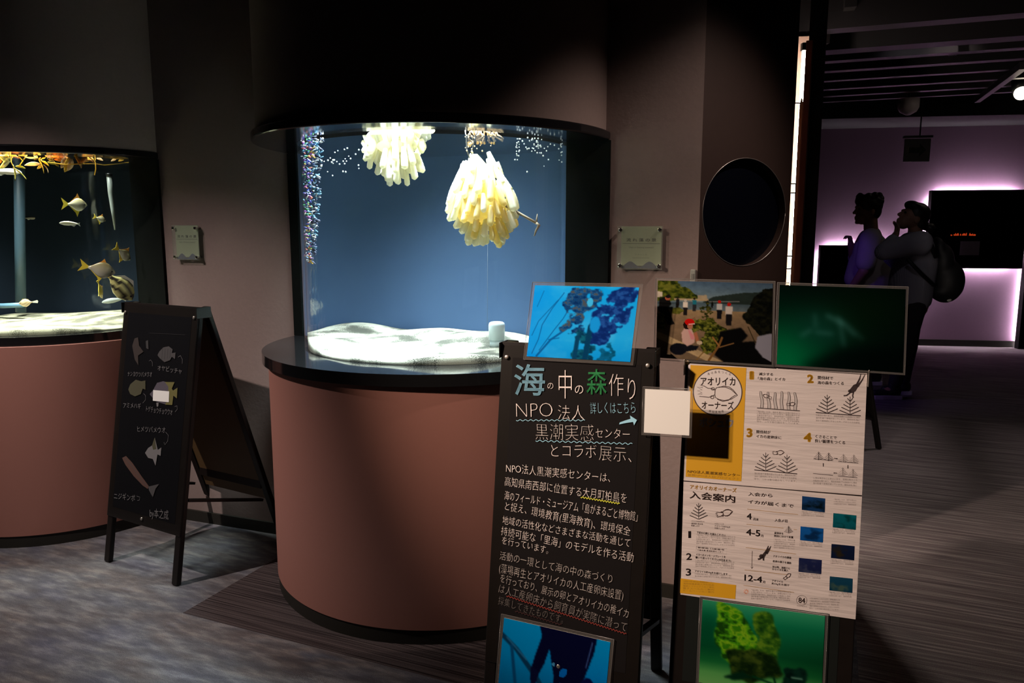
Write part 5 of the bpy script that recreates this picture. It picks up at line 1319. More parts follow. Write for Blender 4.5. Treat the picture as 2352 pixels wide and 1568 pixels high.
def diver(J, T, col):
    J.poly([T(*q) for q in [(-60, 20), (-20, -30), (10, -40), (28, -8), (0, 40), (-40, 60), (-66, 55)]], col)
    J.stroke([T(10, -20), T(45, -95), T(60, -150)], 22, col, taper=True); J.stroke([T(22, -10), T(75, -85), T(105, -145)], 20, col, taper=True)
    J.stroke([T(-50, 50), T(-95, 85), T(-128, 88)], 13, col); J.stroke([T(-20, 45), T(-30, 85), T(-25, 112)], 12, col); J.ellipse(T(-62, 38), 18, 16, col)
diver(J, lambda x, y: (1998 + x, 328 + y), 'black')
fern(J, 1028, 1030, 1220, 100, 'black', 4.5); fern(J, 1258, 1052, 1245, 100, 'black', 4.5); J.stroke([(905, 1217), (1368, 1260)], 9, 'black'); squid(J, 1165, 1032, 0.30, -6, 'brown', 5)
for x, y in ((1600, 1020), (1708, 1030), (1868, 1045), (1980, 1052), (1860, 1190), (1970, 1205)): fern(J, x, y, y + 85, 48, 'grey' if y > 1040 else 'black', 4, False)
for a, b in (((1545, 1098), (1755, 1116)), ((1812, 1126), (2028, 1144)), ((1540, 1256), (1752, 1276)), ((1808, 1282), (2018, 1302))): J.stroke([a, b], 5, 'black')
for a, b in (((1768, 1092), (1800, 1095)), ((1800, 1252), (1768, 1250)), ((1916, 1165), (1916, 1195)), ((1650, 1180), (1650, 1150))): J.stroke([a, b], 7, 'black'); J.ellipse(b, 9, 9, 'black', n=3)
paragraph(J, 934, 592, 1394, 700, -4, 6, 'grey', TXT, 17); paragraph(J, 1570, 632, 2046, 690, -3, 3, 'grey', TXT[2:], 17); paragraph(J, 905, 1262, 1364, 1322, -3, 3, 'grey', TXT[3:], 18); paragraph(J, 1542, 1310, 2016, 1368, -3, 3, 'grey', TXT[1:], 18)
J.stroke([(163, 1296), (2075, 1488)], 5, 'black') if False else None
for q in (J, G1, G2, G3): q.build('printing', tA, INKM)

tB, cB = sheet('lower poster sheet with the membership steps and six small sea photos', [(1570, 1105), (1980, 1140), (1965, 1422), (1563, 1365)], 0.0035)
K2 = PInk(cB, B2, 0.0040, (1540, 1090), 3.28); K3 = PInk(cB, B2, 0.0042, (1540, 1090), 3.28)
K2.stroke([(100, 48), (1442, 156)], 5, 'black')
K2.text('アオリイカオーナーズ', (147, 103), (498, 132), 30, 'yellow', 0.02); K2.text('入会案内', (143, 172), (487, 207), 50, 'brown', 0.022)
fern(K2, 212, 213, 330, 58, 'black', 4); squid(K2, 405, 290, 0.30, -14, 'brown', 5)
K2.text('1口12000円で', (158, 352), (256, 358), 11, 'grey'); K2.text('産卵床1本分を', (157, 371), (244, 377), 12, 'brown'); K2.text('設置します', (156, 387), (218, 391), 11, 'brown')
K2.text('1口につき', (334, 372), (402, 376), 11, 'grey'); K2.text('アオリイカ約1kgを', (332, 390), (450, 400), 12, 'brown'); K2.text('お届けします', (332, 405), (408, 412), 11, 'brown')
for n_, x0, y0, x1, y1 in (('1', 134, 424, 155, 476), ('2', 118, 590, 160, 641), ('3', 115, 706, 155, 760)): K2.glyph(n_, x0, y0, x1, y1, 'black', 0.02)
K2.text('下記の口座にお振込ください', (197, 440), (413, 462), 15, 'brown', 0.01); K2.text('イカへのメッセージプレートを', (192, 606), (415, 626), 15, 'brown', 0.01); K2.text('書いて送ってください(4月末まで)', (188, 628), (455, 655), 15, 'brown', 0.01); K2.text('アオリイカ約1kgをお届けします', (183, 731), (430, 755), 14, 'brown', 0.01)
paragraph(K2, 196, 457, 486, 520, -3, 5, 'grey', TXT, 11); paragraph(K2, 188, 648, 480, 692, -2, 4, 'grey', TXT[1:], 11); paragraph(K2, 183, 750, 460, 766, -1, 2, 'grey', TXT[2:], 10)
K2.stroke([(195, 536), (423, 556), (420, 597), (191, 578), (195, 536)], 2.5, 'lightgrey'); K2.text('郵便局 口座番号', (205, 552), (405, 570), 11, 'brown'); K2.text('口座名義 黒潮実感センター', (203, 570), (398, 588), 11, 'brown')
K2.poly([(76, 780), (494, 830), (488, 936), (72, 890)], 'yellow'); paragraph(K3, 98, 806, 330, 876, -4, 5, 'ochre', ['お問合せ先 NPO法人黒潮実感センター', '高知県幡多郡大月町柏島', '電話とファックスのご案内', '電子メールのご案内', 'ホームページのご案内'], 12)
K2.text('入会から', (585, 155), (768, 168), 25, 'brown', 0.015); K2.text('イカが届くまで', (582, 212), (928, 248), 25, 'brown', 0.015)
for a, b in (((578, 258), (960, 299)), ((572, 372), (850, 402)), ((928, 411), (953, 414)), ((566, 547), (945, 597)), ((558, 716), (880, 752)), ((550, 832), (930, 886))): K2.stroke([a, b], 2.6, 'ochre')
K2.text('4', (574, 333), (611, 336), 44, 'black', 0.02, top=0.69); K2.text('月末', (622, 341), (664, 346), 18, 'brown', 0.015); K2.text('入会〆切', (785, 350), (882, 358), 21, 'brown', 0.012)
K2.text('4-5', (569, 453), (676, 464), 46, 'black', 0.02, top=0.69); K2.text('月', (680, 466), (698, 468), 18, 'brown', 0.015); K2.text('産卵床を', (782, 444), (850, 450), 15, 'brown', 0.01); K2.text('数回に分けて設置', (780, 466), (925, 478), 15, 'brown', 0.01)
paragraph(K2, 780, 490, 938, 552, -3, 5, 'grey', [s_[:12] for s_ in TXT], 10); fern(K2, 890, 385, 436, 30, 'black', 3, False)
diver(K2, lambda x, y: (712 + x * 0.42, 598 + y * 0.42), 'black'); K2.stroke([(616, 572), (613, 705)], 2.5, 'brown'); K2.stroke([(604, 692), (613, 706), (622, 692)], 2.5, 'brown')
K2.text('アオリイカの調査', (773, 618), (910, 632), 15, 'brown', 0.01); K2.text('産卵の様子を撮影', (770, 656), (910, 672), 15, 'brown', 0.01); K2.text('秋以降、漁師さん', (768, 698), (900, 712), 14, 'brown', 0.01); K2.text('からイカを購入', (766, 716), (888, 728), 14, 'brown', 0.01)
K2.text('12-4', (556, 795), (690, 812), 44, 'black', 0.02, top=0.69); K2.text('月', (694, 814), (713, 816), 18, 'brown', 0.015); K2.text('アオリイカ', (764, 802), (846, 812), 14, 'brown', 0.01); K2.text('約1kgをお届け', (762, 824), (895, 838), 14, 'brown', 0.01); squid(K2, 880, 766, 0.16, -40, 'brown', 3.5)
for k in range(9): a_ = k * 0.7; K2.stroke([(570 + 8 * math.cos(a_), 880 + 8 * math.sin(a_)), (570 + 20 * math.cos(a_), 880 + 20 * math.sin(a_))], 3, 'orange')
paragraph(K2, 610, 872, 905, 935, -4, 5, 'grey', TXT, 11); K2.ellipse((988, 945), 39, 37, 'grey', 3); K2.text('84', (964, 962), (1014, 968), 38, 'brown', 0.015, top=0.69); K2.text('プロジェクト', (950, 990), (1028, 997), 10, 'grey')
paragraph(K2, 1050, 935, 1275, 1010, -4, 5, 'grey', TXT[1:], 11)
PH = [((992, 160), (1165, 178), (989, 264), (20, 50, 90), (4, 14, 18)), ((1227, 288), (1400, 306), (1222, 395), (8, 75, 85), (5, 40, 40)), ((980, 388), (1152, 405), (976, 492), (15, 70, 130), (8, 35, 70)),
      ((1213, 520), (1387, 537), (1209, 626), (14, 22, 45), (40, 32, 18)), ((968, 625), (1139, 642), (964, 730), (22, 28, 60), (60, 65, 85)), ((1200, 764), (1372, 782), (1197, 870), (15, 50, 70), (60, 80, 70))]
for k, (a, b, c_, c0, c1_) in enumerate(PH):
    p = Pic(36, 24, c0); p.gradv([(0, tuple(min(255, int(v * 1.2)) for v in c0)), (1, c0)])
    p.blend(np.clip((p.fbm(3, 40 + k) - 0.45) * 4, 0, 1) * np.clip(1.6 - 2.2 * np.hypot(p.X - 0.55, p.Y - 0.6), 0, 1), c1_, 0.9)
    cr = [Vector(K2.q(*q)) for q in (a, b, c_)]
    m = p.mesh(lambda fx, fy: B2.P(*(cr[0] + (cr[1] - cr[0]) * fx + (cr[2] - cr[0]) * fy), 0.0041) - cB); m.build('small_photo', MPIC, tB, colors=True)
    w_ = b[0] - a[0]; paragraph(K2, c_[0] - 2, c_[1] + 18, c_[0] + w_ - 4, c_[1] + 44, -2, 3, 'grey', [s_[:14] for s_ in TXT], 10)
paragraph(K2, 1232, 188, 1400, 222, -2, 3, 'grey', [s_[:14] for s_ in TXT], 10)
for q in (K2, K3): q.build('printing', tB, INKM)

# ---- small chalkboard
B3 = Board((377, 699), 3.165, 0.19, -29.5)
u_l, _ = B3.uv(286, 695); u_r, _ = B3.uv(466, 704); ub_l = B3.uv(236, 1283)[0]; ub_r = B3.uv(396, 1340)[0]
w3 = (u_r - u_l + ub_r - ub_l) / 2; c3 = (u_l + u_r + ub_l + ub_r) / 4
b3 = sign_frame('fish_chalkboard', 'small chalkboard A-frame with chalk drawings of fish, by the left aquarium', 'sign', B3, w3, B3.uv(320, 1205)[1], 0.40, mat('dark_slate_face', (0.007, 0.007, 0.009), 0.5, noise=0.3, nscale=5, spec=0.06), rear=mat('tan_board_back', (0.10, 0.055, 0.018), 0.6), u0=c3)
I3 = Ink(B3, 0.0042, (200, 660), 2.239)
I3.text('オヤビッチャ', (362, 424), (486, 442), 26, 'grey', -0.005, 0.05); I3.text('ナンヨウツバメウオ', (208, 455), (333, 458), 24, 'grey', -0.005, 0.05); I3.text('アミメハギ', (186, 618), (276, 620), 26, 'grey', -0.005, 0.05)
I3.text('トゲチョウチョウウオ', (303, 636), (438, 656), 28, 'grey', -0.005, 0.05); I3.text('ヒメツバメウオ', (258, 740), (402, 746), 28, 'grey', -0.005, 0.05); I3.text('ニジギンポ', (138, 1085), (246, 1096), 30, 'grey', -0.005, 0.05); I3.text('by本之成', (322, 1178), (418, 1190), 44, 'grey', -0.005, 0.03)
for a in ([(336, 404), (336, 385), (326, 372), (318, 378)], [(489, 392), (490, 370), (480, 350), (468, 358)], [(286, 594), (300, 578), (300, 555), (290, 545)], [(452, 640), (464, 625), (462, 608), (450, 612)], [(403, 742), (418, 760), (414, 790), (400, 808), (395, 796)], [(255, 1072), (272, 1078), (268, 1094), (258, 1094)]): I3.stroke(a, 3, 'grey|a%d' % a[0][0])
I3.stroke([(318, 234), (505, 243)], 1.6, 'dark|7')
I3.poly([(362, 348), (372, 328), (392, 308), (420, 302), (440, 318), (436, 338), (455, 334), (452, 368), (436, 356), (426, 374), (398, 384), (374, 364)], 'mist|8')
for k in range(4): I3.stroke([(388 + 14 * k, 312 + 2 * k), (384 + 14 * k, 372 - 3 * k)], 5, 'dark|s%d' % k, lift=0.0002)
I3.poly([(232, 300), (244, 262), (262, 256), (268, 300), (290, 330), (262, 350), (264, 400), (245, 370)], 'brown|10'); I3.poly([(302, 275), (314, 270), (316, 318), (304, 312)], 'dark|11')
I3.poly([(212, 524), (222, 498), (250, 474), (278, 482), (290, 480), (300, 478), (300, 525), (286, 520), (276, 548), (246, 560), (222, 548)], 'olive|12')
I3.poly([(322, 548), (338, 530), (360, 490), (392, 482), (420, 490), (420, 600), (400, 600), (350, 585)], 'lilac|13'); I3.poly([(400, 486), (450, 486), (436, 520), (442, 530), (465, 515), (462, 570), (444, 556), (438, 604), (402, 602), (418, 560), (418, 510)], 'sun|14', 0.0002)
I3.poly([(298, 850), (314, 825), (334, 812), (348, 770), (358, 812), (364, 835), (382, 822), (378, 866), (362, 858), (352, 916), (338, 882), (314, 876)], 'grey|15'); I3.poly([(334, 812), (348, 770), (356, 830), (340, 834)], 'olive|16', 0.0002)
I3.poly([(180, 876), (200, 866), (232, 900), (280, 970), (318, 1022), (312, 1036), (286, 1018), (240, 970), (196, 910)], 'rust|17'); I3.stroke([(196, 876), (240, 930), (290, 1000), (314, 1026)], 4, 'mist|18', lift=0.0002); I3.poly([(314, 1024), (370, 1010), (352, 1035), (338, 1078), (318, 1042)], 'mist|19')
I3.poly([(356, 592), (368, 592), (366, 612), (358, 612)], 'grey|20')
I3.build('chalk_drawing', b3, CH)
# white note card stuck on the small chalkboard
P = [Vector(B3.uv(200 + x / 2.239, 660 + y / 2.239, 0.006)) for x, y in ((340, 527), (422, 534), (420, 590), (338, 582))]
c = B3.P(*((P[0] + P[2]) / 2), 0.006)
nt = empty('note_card', 'small white note card stuck on the small fish chalkboard', 'card', B3.loc + B3.R @ c, B3.R)
MB(Matrix.Translation(-c)).add([B3.P(*q, 0.0052) for q in P] + [B3.P(*q, 0.006) for q in P], [(0, 1, 2, 3), (7, 6, 5, 4), (0, 4, 5, 1), (1, 5, 6, 2), (2, 6, 7, 3), (3, 7, 4, 0)]).build('card', MCARD, nt)

# ---- a fourth stand far behind the poster stand; one leg shows beside it
foot = at_z(2018, 1031, 0)
R4 = yaw(-62); h4, l4, w4, g4 = 1.02, 0.16, 0.46, 0.36
B4 = Board.__new__(Board); B4.R = R4; B4.h = h4; B4.lean = l4; B4.L = math.hypot(h4, l4); B4.d = Vector((0, l4, h4)) / B4.L; B4.n = Vector((0, -h4, l4)) / B4.L
B4.loc = foot - R4 @ Vector((w4 / 2 - 0.018, l4 + g4, 0)); B4.loc.z = 0
sign_frame('folding_sign', 'black folding sign standing far behind the poster stand, only its leg showing', 'sign', B4, w4, 0.2, g4, MBF, plex=False, screws=False)

# ================================================================== acrylic name plaques on the wall
MPLQ = mat('pale_green_plaque', (0.42, 0.45, 0.31), 0.45)
MPLB = mat('plaque_wave_blue', (0.07, 0.075, 0.16), 0.5); MPLK = mat('plaque_dark_ink', (0.03, 0.03, 0.03), 0.5); MPLG = mat('plaque_grey_ink', (0.16, 0.165, 0.13), 0.5)
def plaque(label, corners, lines, n):
    (x0, y0), (x1, y1) = corners
    a, b = on_wall(x0, y0), on_wall(x1, y1)
    Rm = Matrix((Vector(AL), Vector(NB), Vector((0, 0, 1)))).transposed()
    c = (a + b) / 2; t = empty('name_plaque', label, 'plaque', c, Rm)
    q = Rm.inverted() @ (b - a); w, h = abs(q.x), abs(q.z)
    MB().bbox((0, -0.026, 0), (w, 0.008, h), 0.0015).build('acrylic_plate', clear('plaque_acrylic', (0.93, 0.95, 0.93), base=0.04, haze=0.10, hazecol=(0.6, 0.65, 0.55)), t)
    MB().box((0.004, -0.020, 0.006), (w - 0.020, 0.002, h - 0.016)).build('backing_sheet', MPLQ, t)
    # the wave along the foot
    m = MB(); y = -0.0216; k = 24
    lo = [(-w / 2 + 0.016 + (w - 0.026) * i / k, -h / 2 + 0.016 + 0.010 * math.sin(i / k * 4 * math.pi - 1.4) * (1 if i < k else 1) + 0.004) for i in range(k + 1)]
    vs = [(x, y, z) for x, z in lo] + [(x, y, -h / 2 + 0.004) for x, z in lo]
    m.add(vs, [(i, i + 1, k + 2 + i, k + 1 + i) for i in range(k)]); m.build('wave_print', MPLB, t)
    for sx in (-1, 1):
        for sz in (-1, 1):
            cx, cz = sx * (w / 2 - 0.012), sz * (h / 2 - 0.014)
            MB().tube([(cx, 0, cz), (cx, -0.030, cz), (cx, -0.034, cz), (cx, -0.0345, cz)], [0.0065, 0.0075, 0.0075, 0.0055], 18).build('standoff', MCHROME, t)
    for txt, z, wd, hh, mt, wg in lines:
        v, f = glyphs(txt, wg); xa, xb = v[:, 0].min(), v[:, 0].max()
        MB().add([((x - (xa + xb) / 2) / (xb - xa) * wd + 0.004, -0.0215, z + yy * hh) for x, yy in v], f).build('lettering', mt, t)
    MB().box((0.004, -0.0214, 0.016), (w - 0.03, 0.0006, 0.0012)).build('rule', MPLK, t)
    return t
LN = [('流 れ 藻 の 景', 0.024, 0.112, 0.0135, MPLK, 0.01), ('View of floating seaweed', -0.001, 0.092, 0.009, MPLG, 0.0)]
plaque('square acrylic plaque on the wall right of the bright aquarium', ((1422, 519), (1523, 619)), LN + [('ア オ リ イ カ', -0.028, 0.042, 0.0075, MPLG, 0.0), ('Sepioteuthis lessoniana', -0.039, 0.062, 0.0055, MPLG, 0.0)], 0)
plaque('square acrylic plaque on the wall between the two aquariums', ((404, 517), (468, 597)), LN + [('モンツキダイ', -0.028, 0.042, 0.0075, MPLG, 0.0)][:0], 1)
# little wall box low on the corner edge
bx = on_wall(1592, 634); Rm = Matrix((Vector(AL), Vector(NB), Vector((0, 0, 1)))).transposed()
wb = empty('wall_switch', 'tiny pale box on the wall edge beneath the round window', 'switch', bx, Rm)
MB().bbox((0, -0.008, 0), (0.018, 0.016, 0.05), 0.003).build('cover', mat('grey_green_plastic', (0.30, 0.31, 0.27), 0.5), wb)
MB().bbox((0, -0.017, 0), (0.009, 0.004, 0.02), 0.001).build('button', mat('dim_button', (0.2, 0.2, 0.18), 0.4), wb)

# ================================================================== people in the far room, facing left
MSKIN = mat('skin', (0.32, 0.17, 0.11), 0.55); MHAIR = mat('black_hair', (0.008, 0.006, 0.006), 0.5)
MTEE = mat('pale_tee_shirt', (0.36, 0.33, 0.32), 0.85); MTRS = mat('dark_trousers', (0.014, 0.013, 0.016), 0.8); MSOLE = mat('white_sole', (0.75, 0.70, 0.78), 0.6); MSHOE = mat('black_shoe', (0.01, 0.01, 0.014), 0.6); MBAG = mat('black_backpack', (0.008, 0.008, 0.01), 0.6)
def stripe_shirt():
    m, N, L, b = new_mat('striped_blouse')
    tc = N.new('ShaderNodeTexCoord'); wv = N.new('ShaderNodeTexWave'); wv.bands_direction = 'X'; wv.inputs['Scale'].default_value = 32; wv.inputs['Distortion'].default_value = 1.0
    L.new(tc.outputs['Object'], wv.inputs['Vector'])
    r = N.new('ShaderNodeValToRGB'); r.color_ramp.elements[0].color = (0.20, 0.20, 0.26, 1); r.color_ramp.elements[1].color = (0.34, 0.34, 0.40, 1)
    L.new(wv.outputs['Fac'], r.inputs[0]); L.new(r.outputs[0], b.inputs['Base Color']); b.inputs['Roughness'].default_value = 0.9
    return m
MSTR = stripe_shirt()
class Fig:
    def __init__(s, Y, base_px): s.Y = Y; s.o = at_y(base_px[0], base_px[1], Y); s.o.z = 0
    def p(s, x, y, dy=0.0): return at_y(x, y, s.Y + dy) - s.o       # joint from photo pixel, dy further away
    def r(s, px_): return px_ * s.Y / F
def capsules(*a): return [('c',) + q for q in a]
def hand(f, w, dr, side, curl, r=0.0085):
    """palm, four unequal bent fingers and a thumb; w wrist, dr hand direction, side across the knuckles"""
    d, s_ = Vector(dr).normalized(), Vector(side).normalized(); n = d.cross(s_).normalized()
    P = [('c', w, w + d * 0.045, 0.022, 0.020)]
    for k, L in enumerate((0.058, 0.068, 0.063, 0.050)):
        b = w + d * 0.070 + s_ * (k - 1.5) * 0.019
        P.append(('c', w + d * 0.02 + s_ * (k - 1.5) * 0.012, b, 0.014, 0.0105))
        m_ = b + (d * math.cos(curl) + n * math.sin(curl)) * L * 0.55; e = m_ + (d * math.cos(2 * curl) + n * math.sin(2 * curl)) * L * 0.5
        P += [('c', b, m_, 0.0098, r), ('c', m_, e, r, r * 0.8)]
    b = w + d * 0.022 - s_ * 0.026; m_ = b + (d * 0.6 - s_ * 0.6 + n * 0.3).normalized() * 0.035
    P += [('c', w + d * 0.005, b, 0.015, 0.012), ('c', b, m_, 0.0115, 0.010), ('c', m_, m_ + (d * 0.9 - s_ * 0.1 + n * 0.4).normalized() * 0.028, 0.0098, 0.0075)]
    return P

# --- woman: head tipped back, hand at her chin, rucksack
f = Fig(6.50, (2060, 905)); pw = empty('person', 'person in a striped blouse with a black rucksack, head tipped back, hand at the chin', 'person', f.o)
hip_l, hip_r = f.p(2088, 705, 0.05), f.p(2094, 705, -0.09)
kn_l, kn_r = f.p(2086, 800, 0.06), f.p(2078, 802, -0.10)
an_l, an_r = f.p(2074, 884, 0.08), f.p(2052, 886, -0.10); an_l.z, an_r.z = 0.085, 0.085
sh_n, sh_f = f.p(2114, 556, -0.16), f.p(2088, 556, 0.16)
el_n, wr_n = f.p(2030, 578, -0.22), f.p(2058, 538, -0.10)
el_f, wr_f = f.p(2046, 590, 0.22), f.p(2072, 628, 0.16)
neck, head = f.p(2100, 535), f.p(2095, 500)
hr = f.r(30)
body = capsules((f.p(2092, 700, -0.02), f.p(2098, 620, -0.02), 0.14, 0.125), (f.p(2098, 620), f.p(2104, 566), 0.125, 0.12), (sh_n, sh_f, 0.075, 0.075), (neck + Vector((0.01, 0, -0.05)), head + Vector((0.03, 0, -0.03)), 0.058, 0.055),
    (hip_l, kn_l, 0.085, 0.055), (kn_l, an_l, 0.052, 0.034), (hip_r, kn_r, 0.085, 0.055), (kn_r, an_r, 0.052, 0.034), (an_l, an_l + Vector((-0.13, 0, -0.05)), 0.036, 0.030), (an_r, an_r + Vector((-0.13, 0, -0.05)), 0.036, 0.030),
    (sh_n, el_n, 0.050, 0.040), (el_n, wr_n, 0.038, 0.027), (sh_f, el_f, 0.050, 0.040), (el_f, wr_f, 0.038, 0.027))
tip = Matrix.Rotation(math.radians(24), 3, 'Y')          # tipped back, looking up to the left
H = lambda x, y, z: head + tip @ Vector((x, y, z))
body += [('e', H(0.01, 0, 0.015), (0.098, 0.076, 0.105), tip), ('e', H(-0.045, 0, -0.055), (0.055, 0.052, 0.065), tip), ('c', H(-0.094, 0, 0.010), H(-0.116, 0, -0.020), 0.012, 0.015), ('e', H(-0.098, 0, -0.058), (0.014, 0.024, 0.009), tip), ('e', H(-0.096, 0, -0.075), (0.014, 0.022, 0.008), tip), ('e', H(-0.082, 0, -0.102), (0.022, 0.024, 0.020), tip), ('c', H(-0.085, -0.03, 0.028), H(-0.085, 0.03, 0.028), 0.016, 0.016),
         ('e', H(0.012, -0.078, -0.015), (0.022, 0.010, 0.034), tip), ('e', H(0.012, 0.078, -0.015), (0.022, 0.010, 0.034), tip)]
body += hand(f, wr_n, (f.p(2063, 516, -0.04) - wr_n), (0, 1, 0.1), 0.55) + hand(f, wr_f, (0.3, 0, -1), (0, 1, 0), 0.4)
mesh_obj('body', blob(body, 0.0075, 4), MSKIN, pw)
for sg in (-1, 1): MB().ball(H(-0.088, sg * 0.030, 0.010), (0.010, 0.012, 0.009), 10, 8).build('eye', mat_eye, pw)
hair = [('e', H(0.030, 0, 0.045), (0.105, 0.092, 0.100), tip), ('e', H(-0.035, 0, 0.088), (0.075, 0.078, 0.045), tip), ('e', H(0.07, 0, -0.01), (0.06, 0.078, 0.075), tip), ('e', f.p(2136, 523), (0.045, 0.045, 0.042)), ('c', H(0.09, 0, -0.03), f.p(2132, 521), 0.04, 0.03)]
for k in range(7): hair.append(('c', f.p(2134, 522) + Vector((0, 0.02 * (k - 3) / 3, 0)), f.p(2134 + 9 * math.cos(k), 522 + 9 * math.sin(k * 1.7)), 0.012, 0.005))
mesh_obj('hair', blob(hair, 0.010, 3), MHAIR, pw)
shirt = capsules((f.p(2086, 688, -0.02), f.p(2092, 630, -0.02), 0.175, 0.165), (f.p(2105, 690, -0.03), f.p(2112, 600, 0.0), 0.12, 0.15), (f.p(2092, 630), f.p(2108, 572), 0.165, 0.135), (sh_n + Vector((0, 0, -0.02)), sh_f, 0.095, 0.09), (f.p(2108, 572), f.p(2102, 548), 0.12, 0.085),
    (sh_n, el_n, 0.098, 0.075), (el_n, el_n + (wr_n - el_n) * 0.72, 0.072, 0.045), (sh_f, el_f, 0.09, 0.07), (el_f, el_f + (wr_f - el_f) * 0.8, 0.066, 0.045))
sh = blob(shirt, 0.014, 8)
for v in sh.vertices:
    if v.co.z < f.p(2100, 700).z: v.co.z = f.p(2100, 700).z + 0.01 * math.sin(v.co.x * 40)
mesh_obj('blouse', sh, MSTR, pw)
mesh_obj('trousers', blob(capsules((hip_l, kn_l, 0.115, 0.075), (kn_l, kn_l + (an_l - kn_l) * 0.86, 0.072, 0.055), (hip_r, kn_r, 0.115, 0.075), (kn_r, kn_r + (an_r - kn_r) * 0.86, 0.072, 0.055), (f.p(2096, 690), f.p(2092, 706), 0.14, 0.13)), 0.014, 6), MTRS, pw)
def shoe(par, an, dx):
    h = Vector((an.x, an.y, 0))
    sh_ = mesh_obj('shoe', blob([('e', h + Vector((0.01, 0, 0.072)), (0.062, 0.046, 0.062)), ('c', h + Vector((0.02, 0, 0.055)), h + Vector((dx * 0.16, 0, 0.045)), 0.045, 0.036), ('c', h + Vector((0, 0, 0.07)), h + Vector((0, 0, 0.125)), 0.045, 0.046)], 0.010, 4), MSHOE, par)
    mb = MB(); pr = [(0.075, 0.030), (0.06, 0.042), (0.0, 0.042), (dx * 0.1, 0.046), (dx * 0.17, 0.042), (dx * 0.205, 0.022), (dx * 0.205, -0.022), (dx * 0.17, -0.042), (dx * 0.1, -0.046), (0.0, -0.042), (0.06, -0.042), (0.075, -0.030)]
    mb.poly(pr, 0.034, Matrix.Translation(h + Vector((0, 0, 0.002)))); mb.build('shoe_sole', MSOLE, sh_)
shoe(pw, an_l, -1.0); shoe(pw, an_r, -1.0)
# rucksack on her back
bg = empty('backpack', 'black rucksack with a small pale charm on the back of the person in stripes', 'backpack', f.o + f.p(2168, 630))
off = f.p(2168, 630)
q = lambda x, y, dy=0.0: f.p(x, y, dy) - off
mesh_obj('bag', blob([('e', q(2172, 645), (0.14, 0.17, 0.19)), ('e', q(2160, 600), (0.095, 0.14, 0.16)), ('e', q(2182, 655), (0.10, 0.13, 0.12)), ('e', q(2150, 570), (0.05, 0.11, 0.10)), ('e', q(2158, 668), (0.10, 0.14, 0.07))], 0.016, 6), MBAG, bg)
mb = MB(); mb.tube([q(2084, 594, -0.22), q(2100, 612, -0.23), q(2120, 632, -0.20), q(2145, 655, -0.16)], 0.016, 8); mb.tube([q(2120, 552, -0.20), q(2138, 562, -0.20), q(2150, 590, -0.16)], 0.02, 8); mb.build('strap', MBAG, bg)
mb = MB(); mb.tube([q(2186, 614, -0.1), q(2196, 622, -0.1), q(2212, 620, -0.1)], [0.006, 0.016, 0.004], 8); mb.tube([q(2196, 613, -0.1), q(2198, 622, -0.1), q(2190, 632, -0.1)], [0.004, 0.010, 0.004], 8); tag(mb.build('charm', mat('grey_charm', (0.25, 0.24, 0.22), 0.4), bg), 'small plane-shaped charm')
MB().ball(q(2180, 687, -0.08), 0.022, 14, 10).build('pompom', mat('pale_pompom', (0.6, 0.62, 0.55), 0.8), bg)

# --- man in front of her, forearm raised
g = Fig(7.10, (2000, 890)); pm = empty('person', 'person in a pale short-sleeved shirt standing further left, one hand raised to the chest', 'person', g.o)
hip_l, hip_r = g.p(2004, 720, 0.08), g.p(2006, 720, -0.08); kn_l, kn_r = g.p(2000, 806, 0.09), g.p(2003, 806, -0.09); an_l, an_r = g.p(2003, 880, 0.09), g.p(2006, 880, -0.09); an_l.z = an_r.z = 0.085
sh_n, sh_f = g.p(2000, 548, -0.19), g.p(1994, 548, 0.19)
el_n, wr_n = g.p(1984, 622, -0.24), g.p(1956, 660, -0.14)
el_f, wr_f = g.p(1962, 602, 0.22), g.p(1954, 560, 0.10)
neck, head = g.p(2002, 532), g.p(1992, 483)
body = capsules((g.p(2004, 706), g.p(2000, 620), 0.145, 0.145), (g.p(2000, 620), g.p(1998, 566), 0.145, 0.135), (sh_n, sh_f, 0.075, 0.075), (neck + Vector((0, 0, -0.05)), head + Vector((0.03, 0, -0.04)), 0.064, 0.06),
    (hip_l, kn_l, 0.095, 0.06), (kn_l, an_l, 0.058, 0.038), (hip_r, kn_r, 0.095, 0.06), (kn_r, an_r, 0.058, 0.038), (an_l, an_l + Vector((-0.14, 0, -0.05)), 0.038, 0.032), (an_r, an_r + Vector((-0.14, 0, -0.05)), 0.038, 0.032),
    (sh_n, el_n, 0.056, 0.046), (el_n, wr_n, 0.045, 0.030), (sh_f, el_f, 0.056, 0.046), (el_f, wr_f, 0.045, 0.030))
H = lambda x, y, z: head + Vector((x, y, z))
body += [('e', H(0.005, 0, 0.015), (0.102, 0.080, 0.112)), ('e', H(-0.045, 0, -0.06), (0.058, 0.056, 0.070)), ('c', H(-0.096, 0, 0.010), H(-0.120, 0, -0.022), 0.012, 0.016), ('e', H(-0.100, 0, -0.062), (0.014, 0.025, 0.009)), ('e', H(-0.098, 0, -0.080), (0.014, 0.023, 0.009)), ('e', H(-0.084, 0, -0.108), (0.024, 0.026, 0.020)), ('c', H(-0.088, -0.03, 0.030), H(-0.088, 0.03, 0.030), 0.016, 0.016),
         ('e', H(0.012, -0.083, -0.015), (0.022, 0.010, 0.035)), ('e', H(0.012, 0.083, -0.015), (0.022, 0.010, 0.035))]
body += hand(g, wr_n, (-0.8, 0, -0.5), (0, 1, 0), 0.35) + hand(g, wr_f, (-0.25, -0.1, 1.0), (0, 1, 0), 1.15)
mesh_obj('body', blob(body, 0.0075, 4), MSKIN, pm)
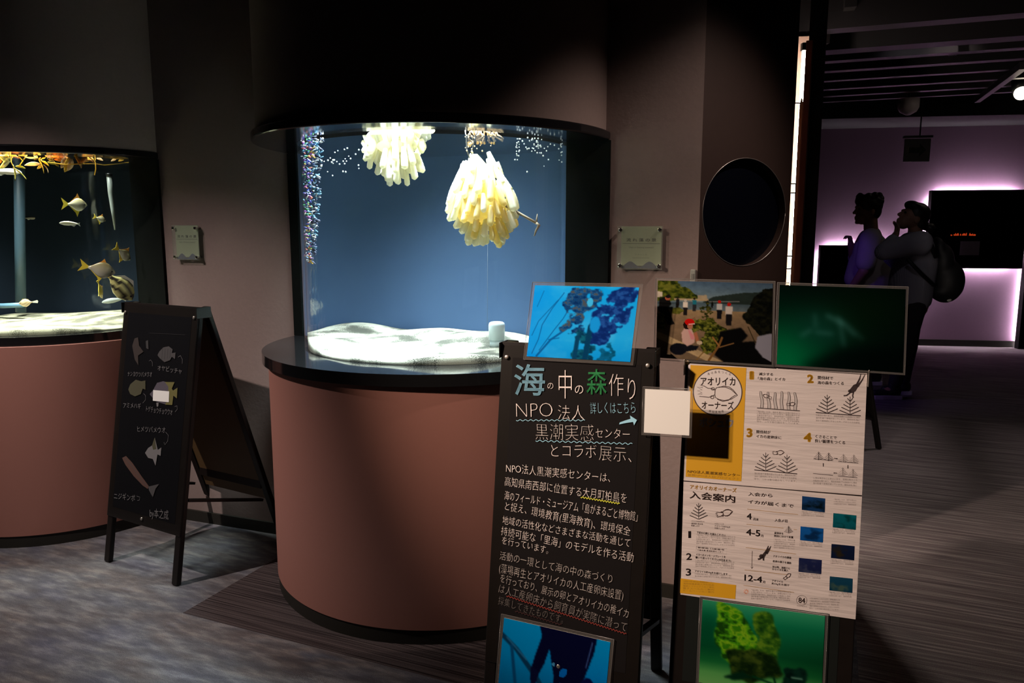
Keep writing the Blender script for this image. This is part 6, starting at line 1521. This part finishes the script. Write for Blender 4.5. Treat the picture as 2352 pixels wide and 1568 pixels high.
for sg in (-1, 1): MB().ball(H(-0.090, sg * 0.032, 0.010), (0.010, 0.012, 0.009), 10, 8).build('eye', mat_eye, pm)
mesh_obj('hair', blob([('e', H(0.02, 0, 0.05), (0.118, 0.098, 0.108)), ('e', H(-0.03, 0, 0.085), (0.085, 0.085, 0.06)), ('e', H(0.06, 0, -0.005), (0.068, 0.085, 0.085))] + [('e', H(0.02 + 0.1 * math.cos(k * 2.4), 0.07 * math.sin(k * 2.4), 0.11 + 0.03 * math.sin(k)), (0.03, 0.03, 0.03)) for k in range(12)], 0.010, 2), MHAIR, pm)
tee = blob(capsules((g.p(2000, 690), g.p(1998, 622), 0.180, 0.180), (g.p(1998, 622), g.p(2000, 572), 0.180, 0.155), (sh_n, sh_f, 0.092, 0.092), (g.p(2002, 566), g.p(2004, 540), 0.12, 0.08), (sh_n, sh_n + (el_n - sh_n) * 0.74, 0.098, 0.088), (sh_f, sh_f + (el_f - sh_f) * 0.8, 0.095, 0.085), (g.p(1972, 600, 0.05), g.p(1964, 640, 0.05), 0.09, 0.10)), 0.014, 7)
for v in tee.vertices:
    if v.co.z < g.p(2000, 700).z: v.co.z = g.p(2000, 700).z
mesh_obj('tee_shirt', tee, MTEE, pm)
mesh_obj('trousers', blob(capsules((hip_l, kn_l, 0.12, 0.085), (kn_l, kn_l + (an_l - kn_l) * 0.9, 0.082, 0.068), (hip_r, kn_r, 0.12, 0.085), (kn_r, kn_r + (an_r - kn_r) * 0.9, 0.082, 0.068), (g.p(2002, 690), g.p(2004, 712), 0.15, 0.14)), 0.014, 6), MTRS, pm)
shoe(pm, an_l, -1.0); shoe(pm, an_r, -1.0)
# blue light of a display beyond the left edge of the doorway, and a weak one along the far floor
spot('display_glow', (2.35, 6.2, 1.55), (3.15, 6.98, 1.12), 6, 34, 0.5, (0.22, 0.08, 1.0), 0.08)
spot('display_glow', (2.2, 6.2, 0.9), (3.2, 6.4, 0.0), 5, 60, 1.0, (0.45, 0.25, 1.0), 0.08)

bpy.data.objects.remove(_fo); bpy.data.curves.remove(_fc)
print('script done', len(bpy.data.objects))
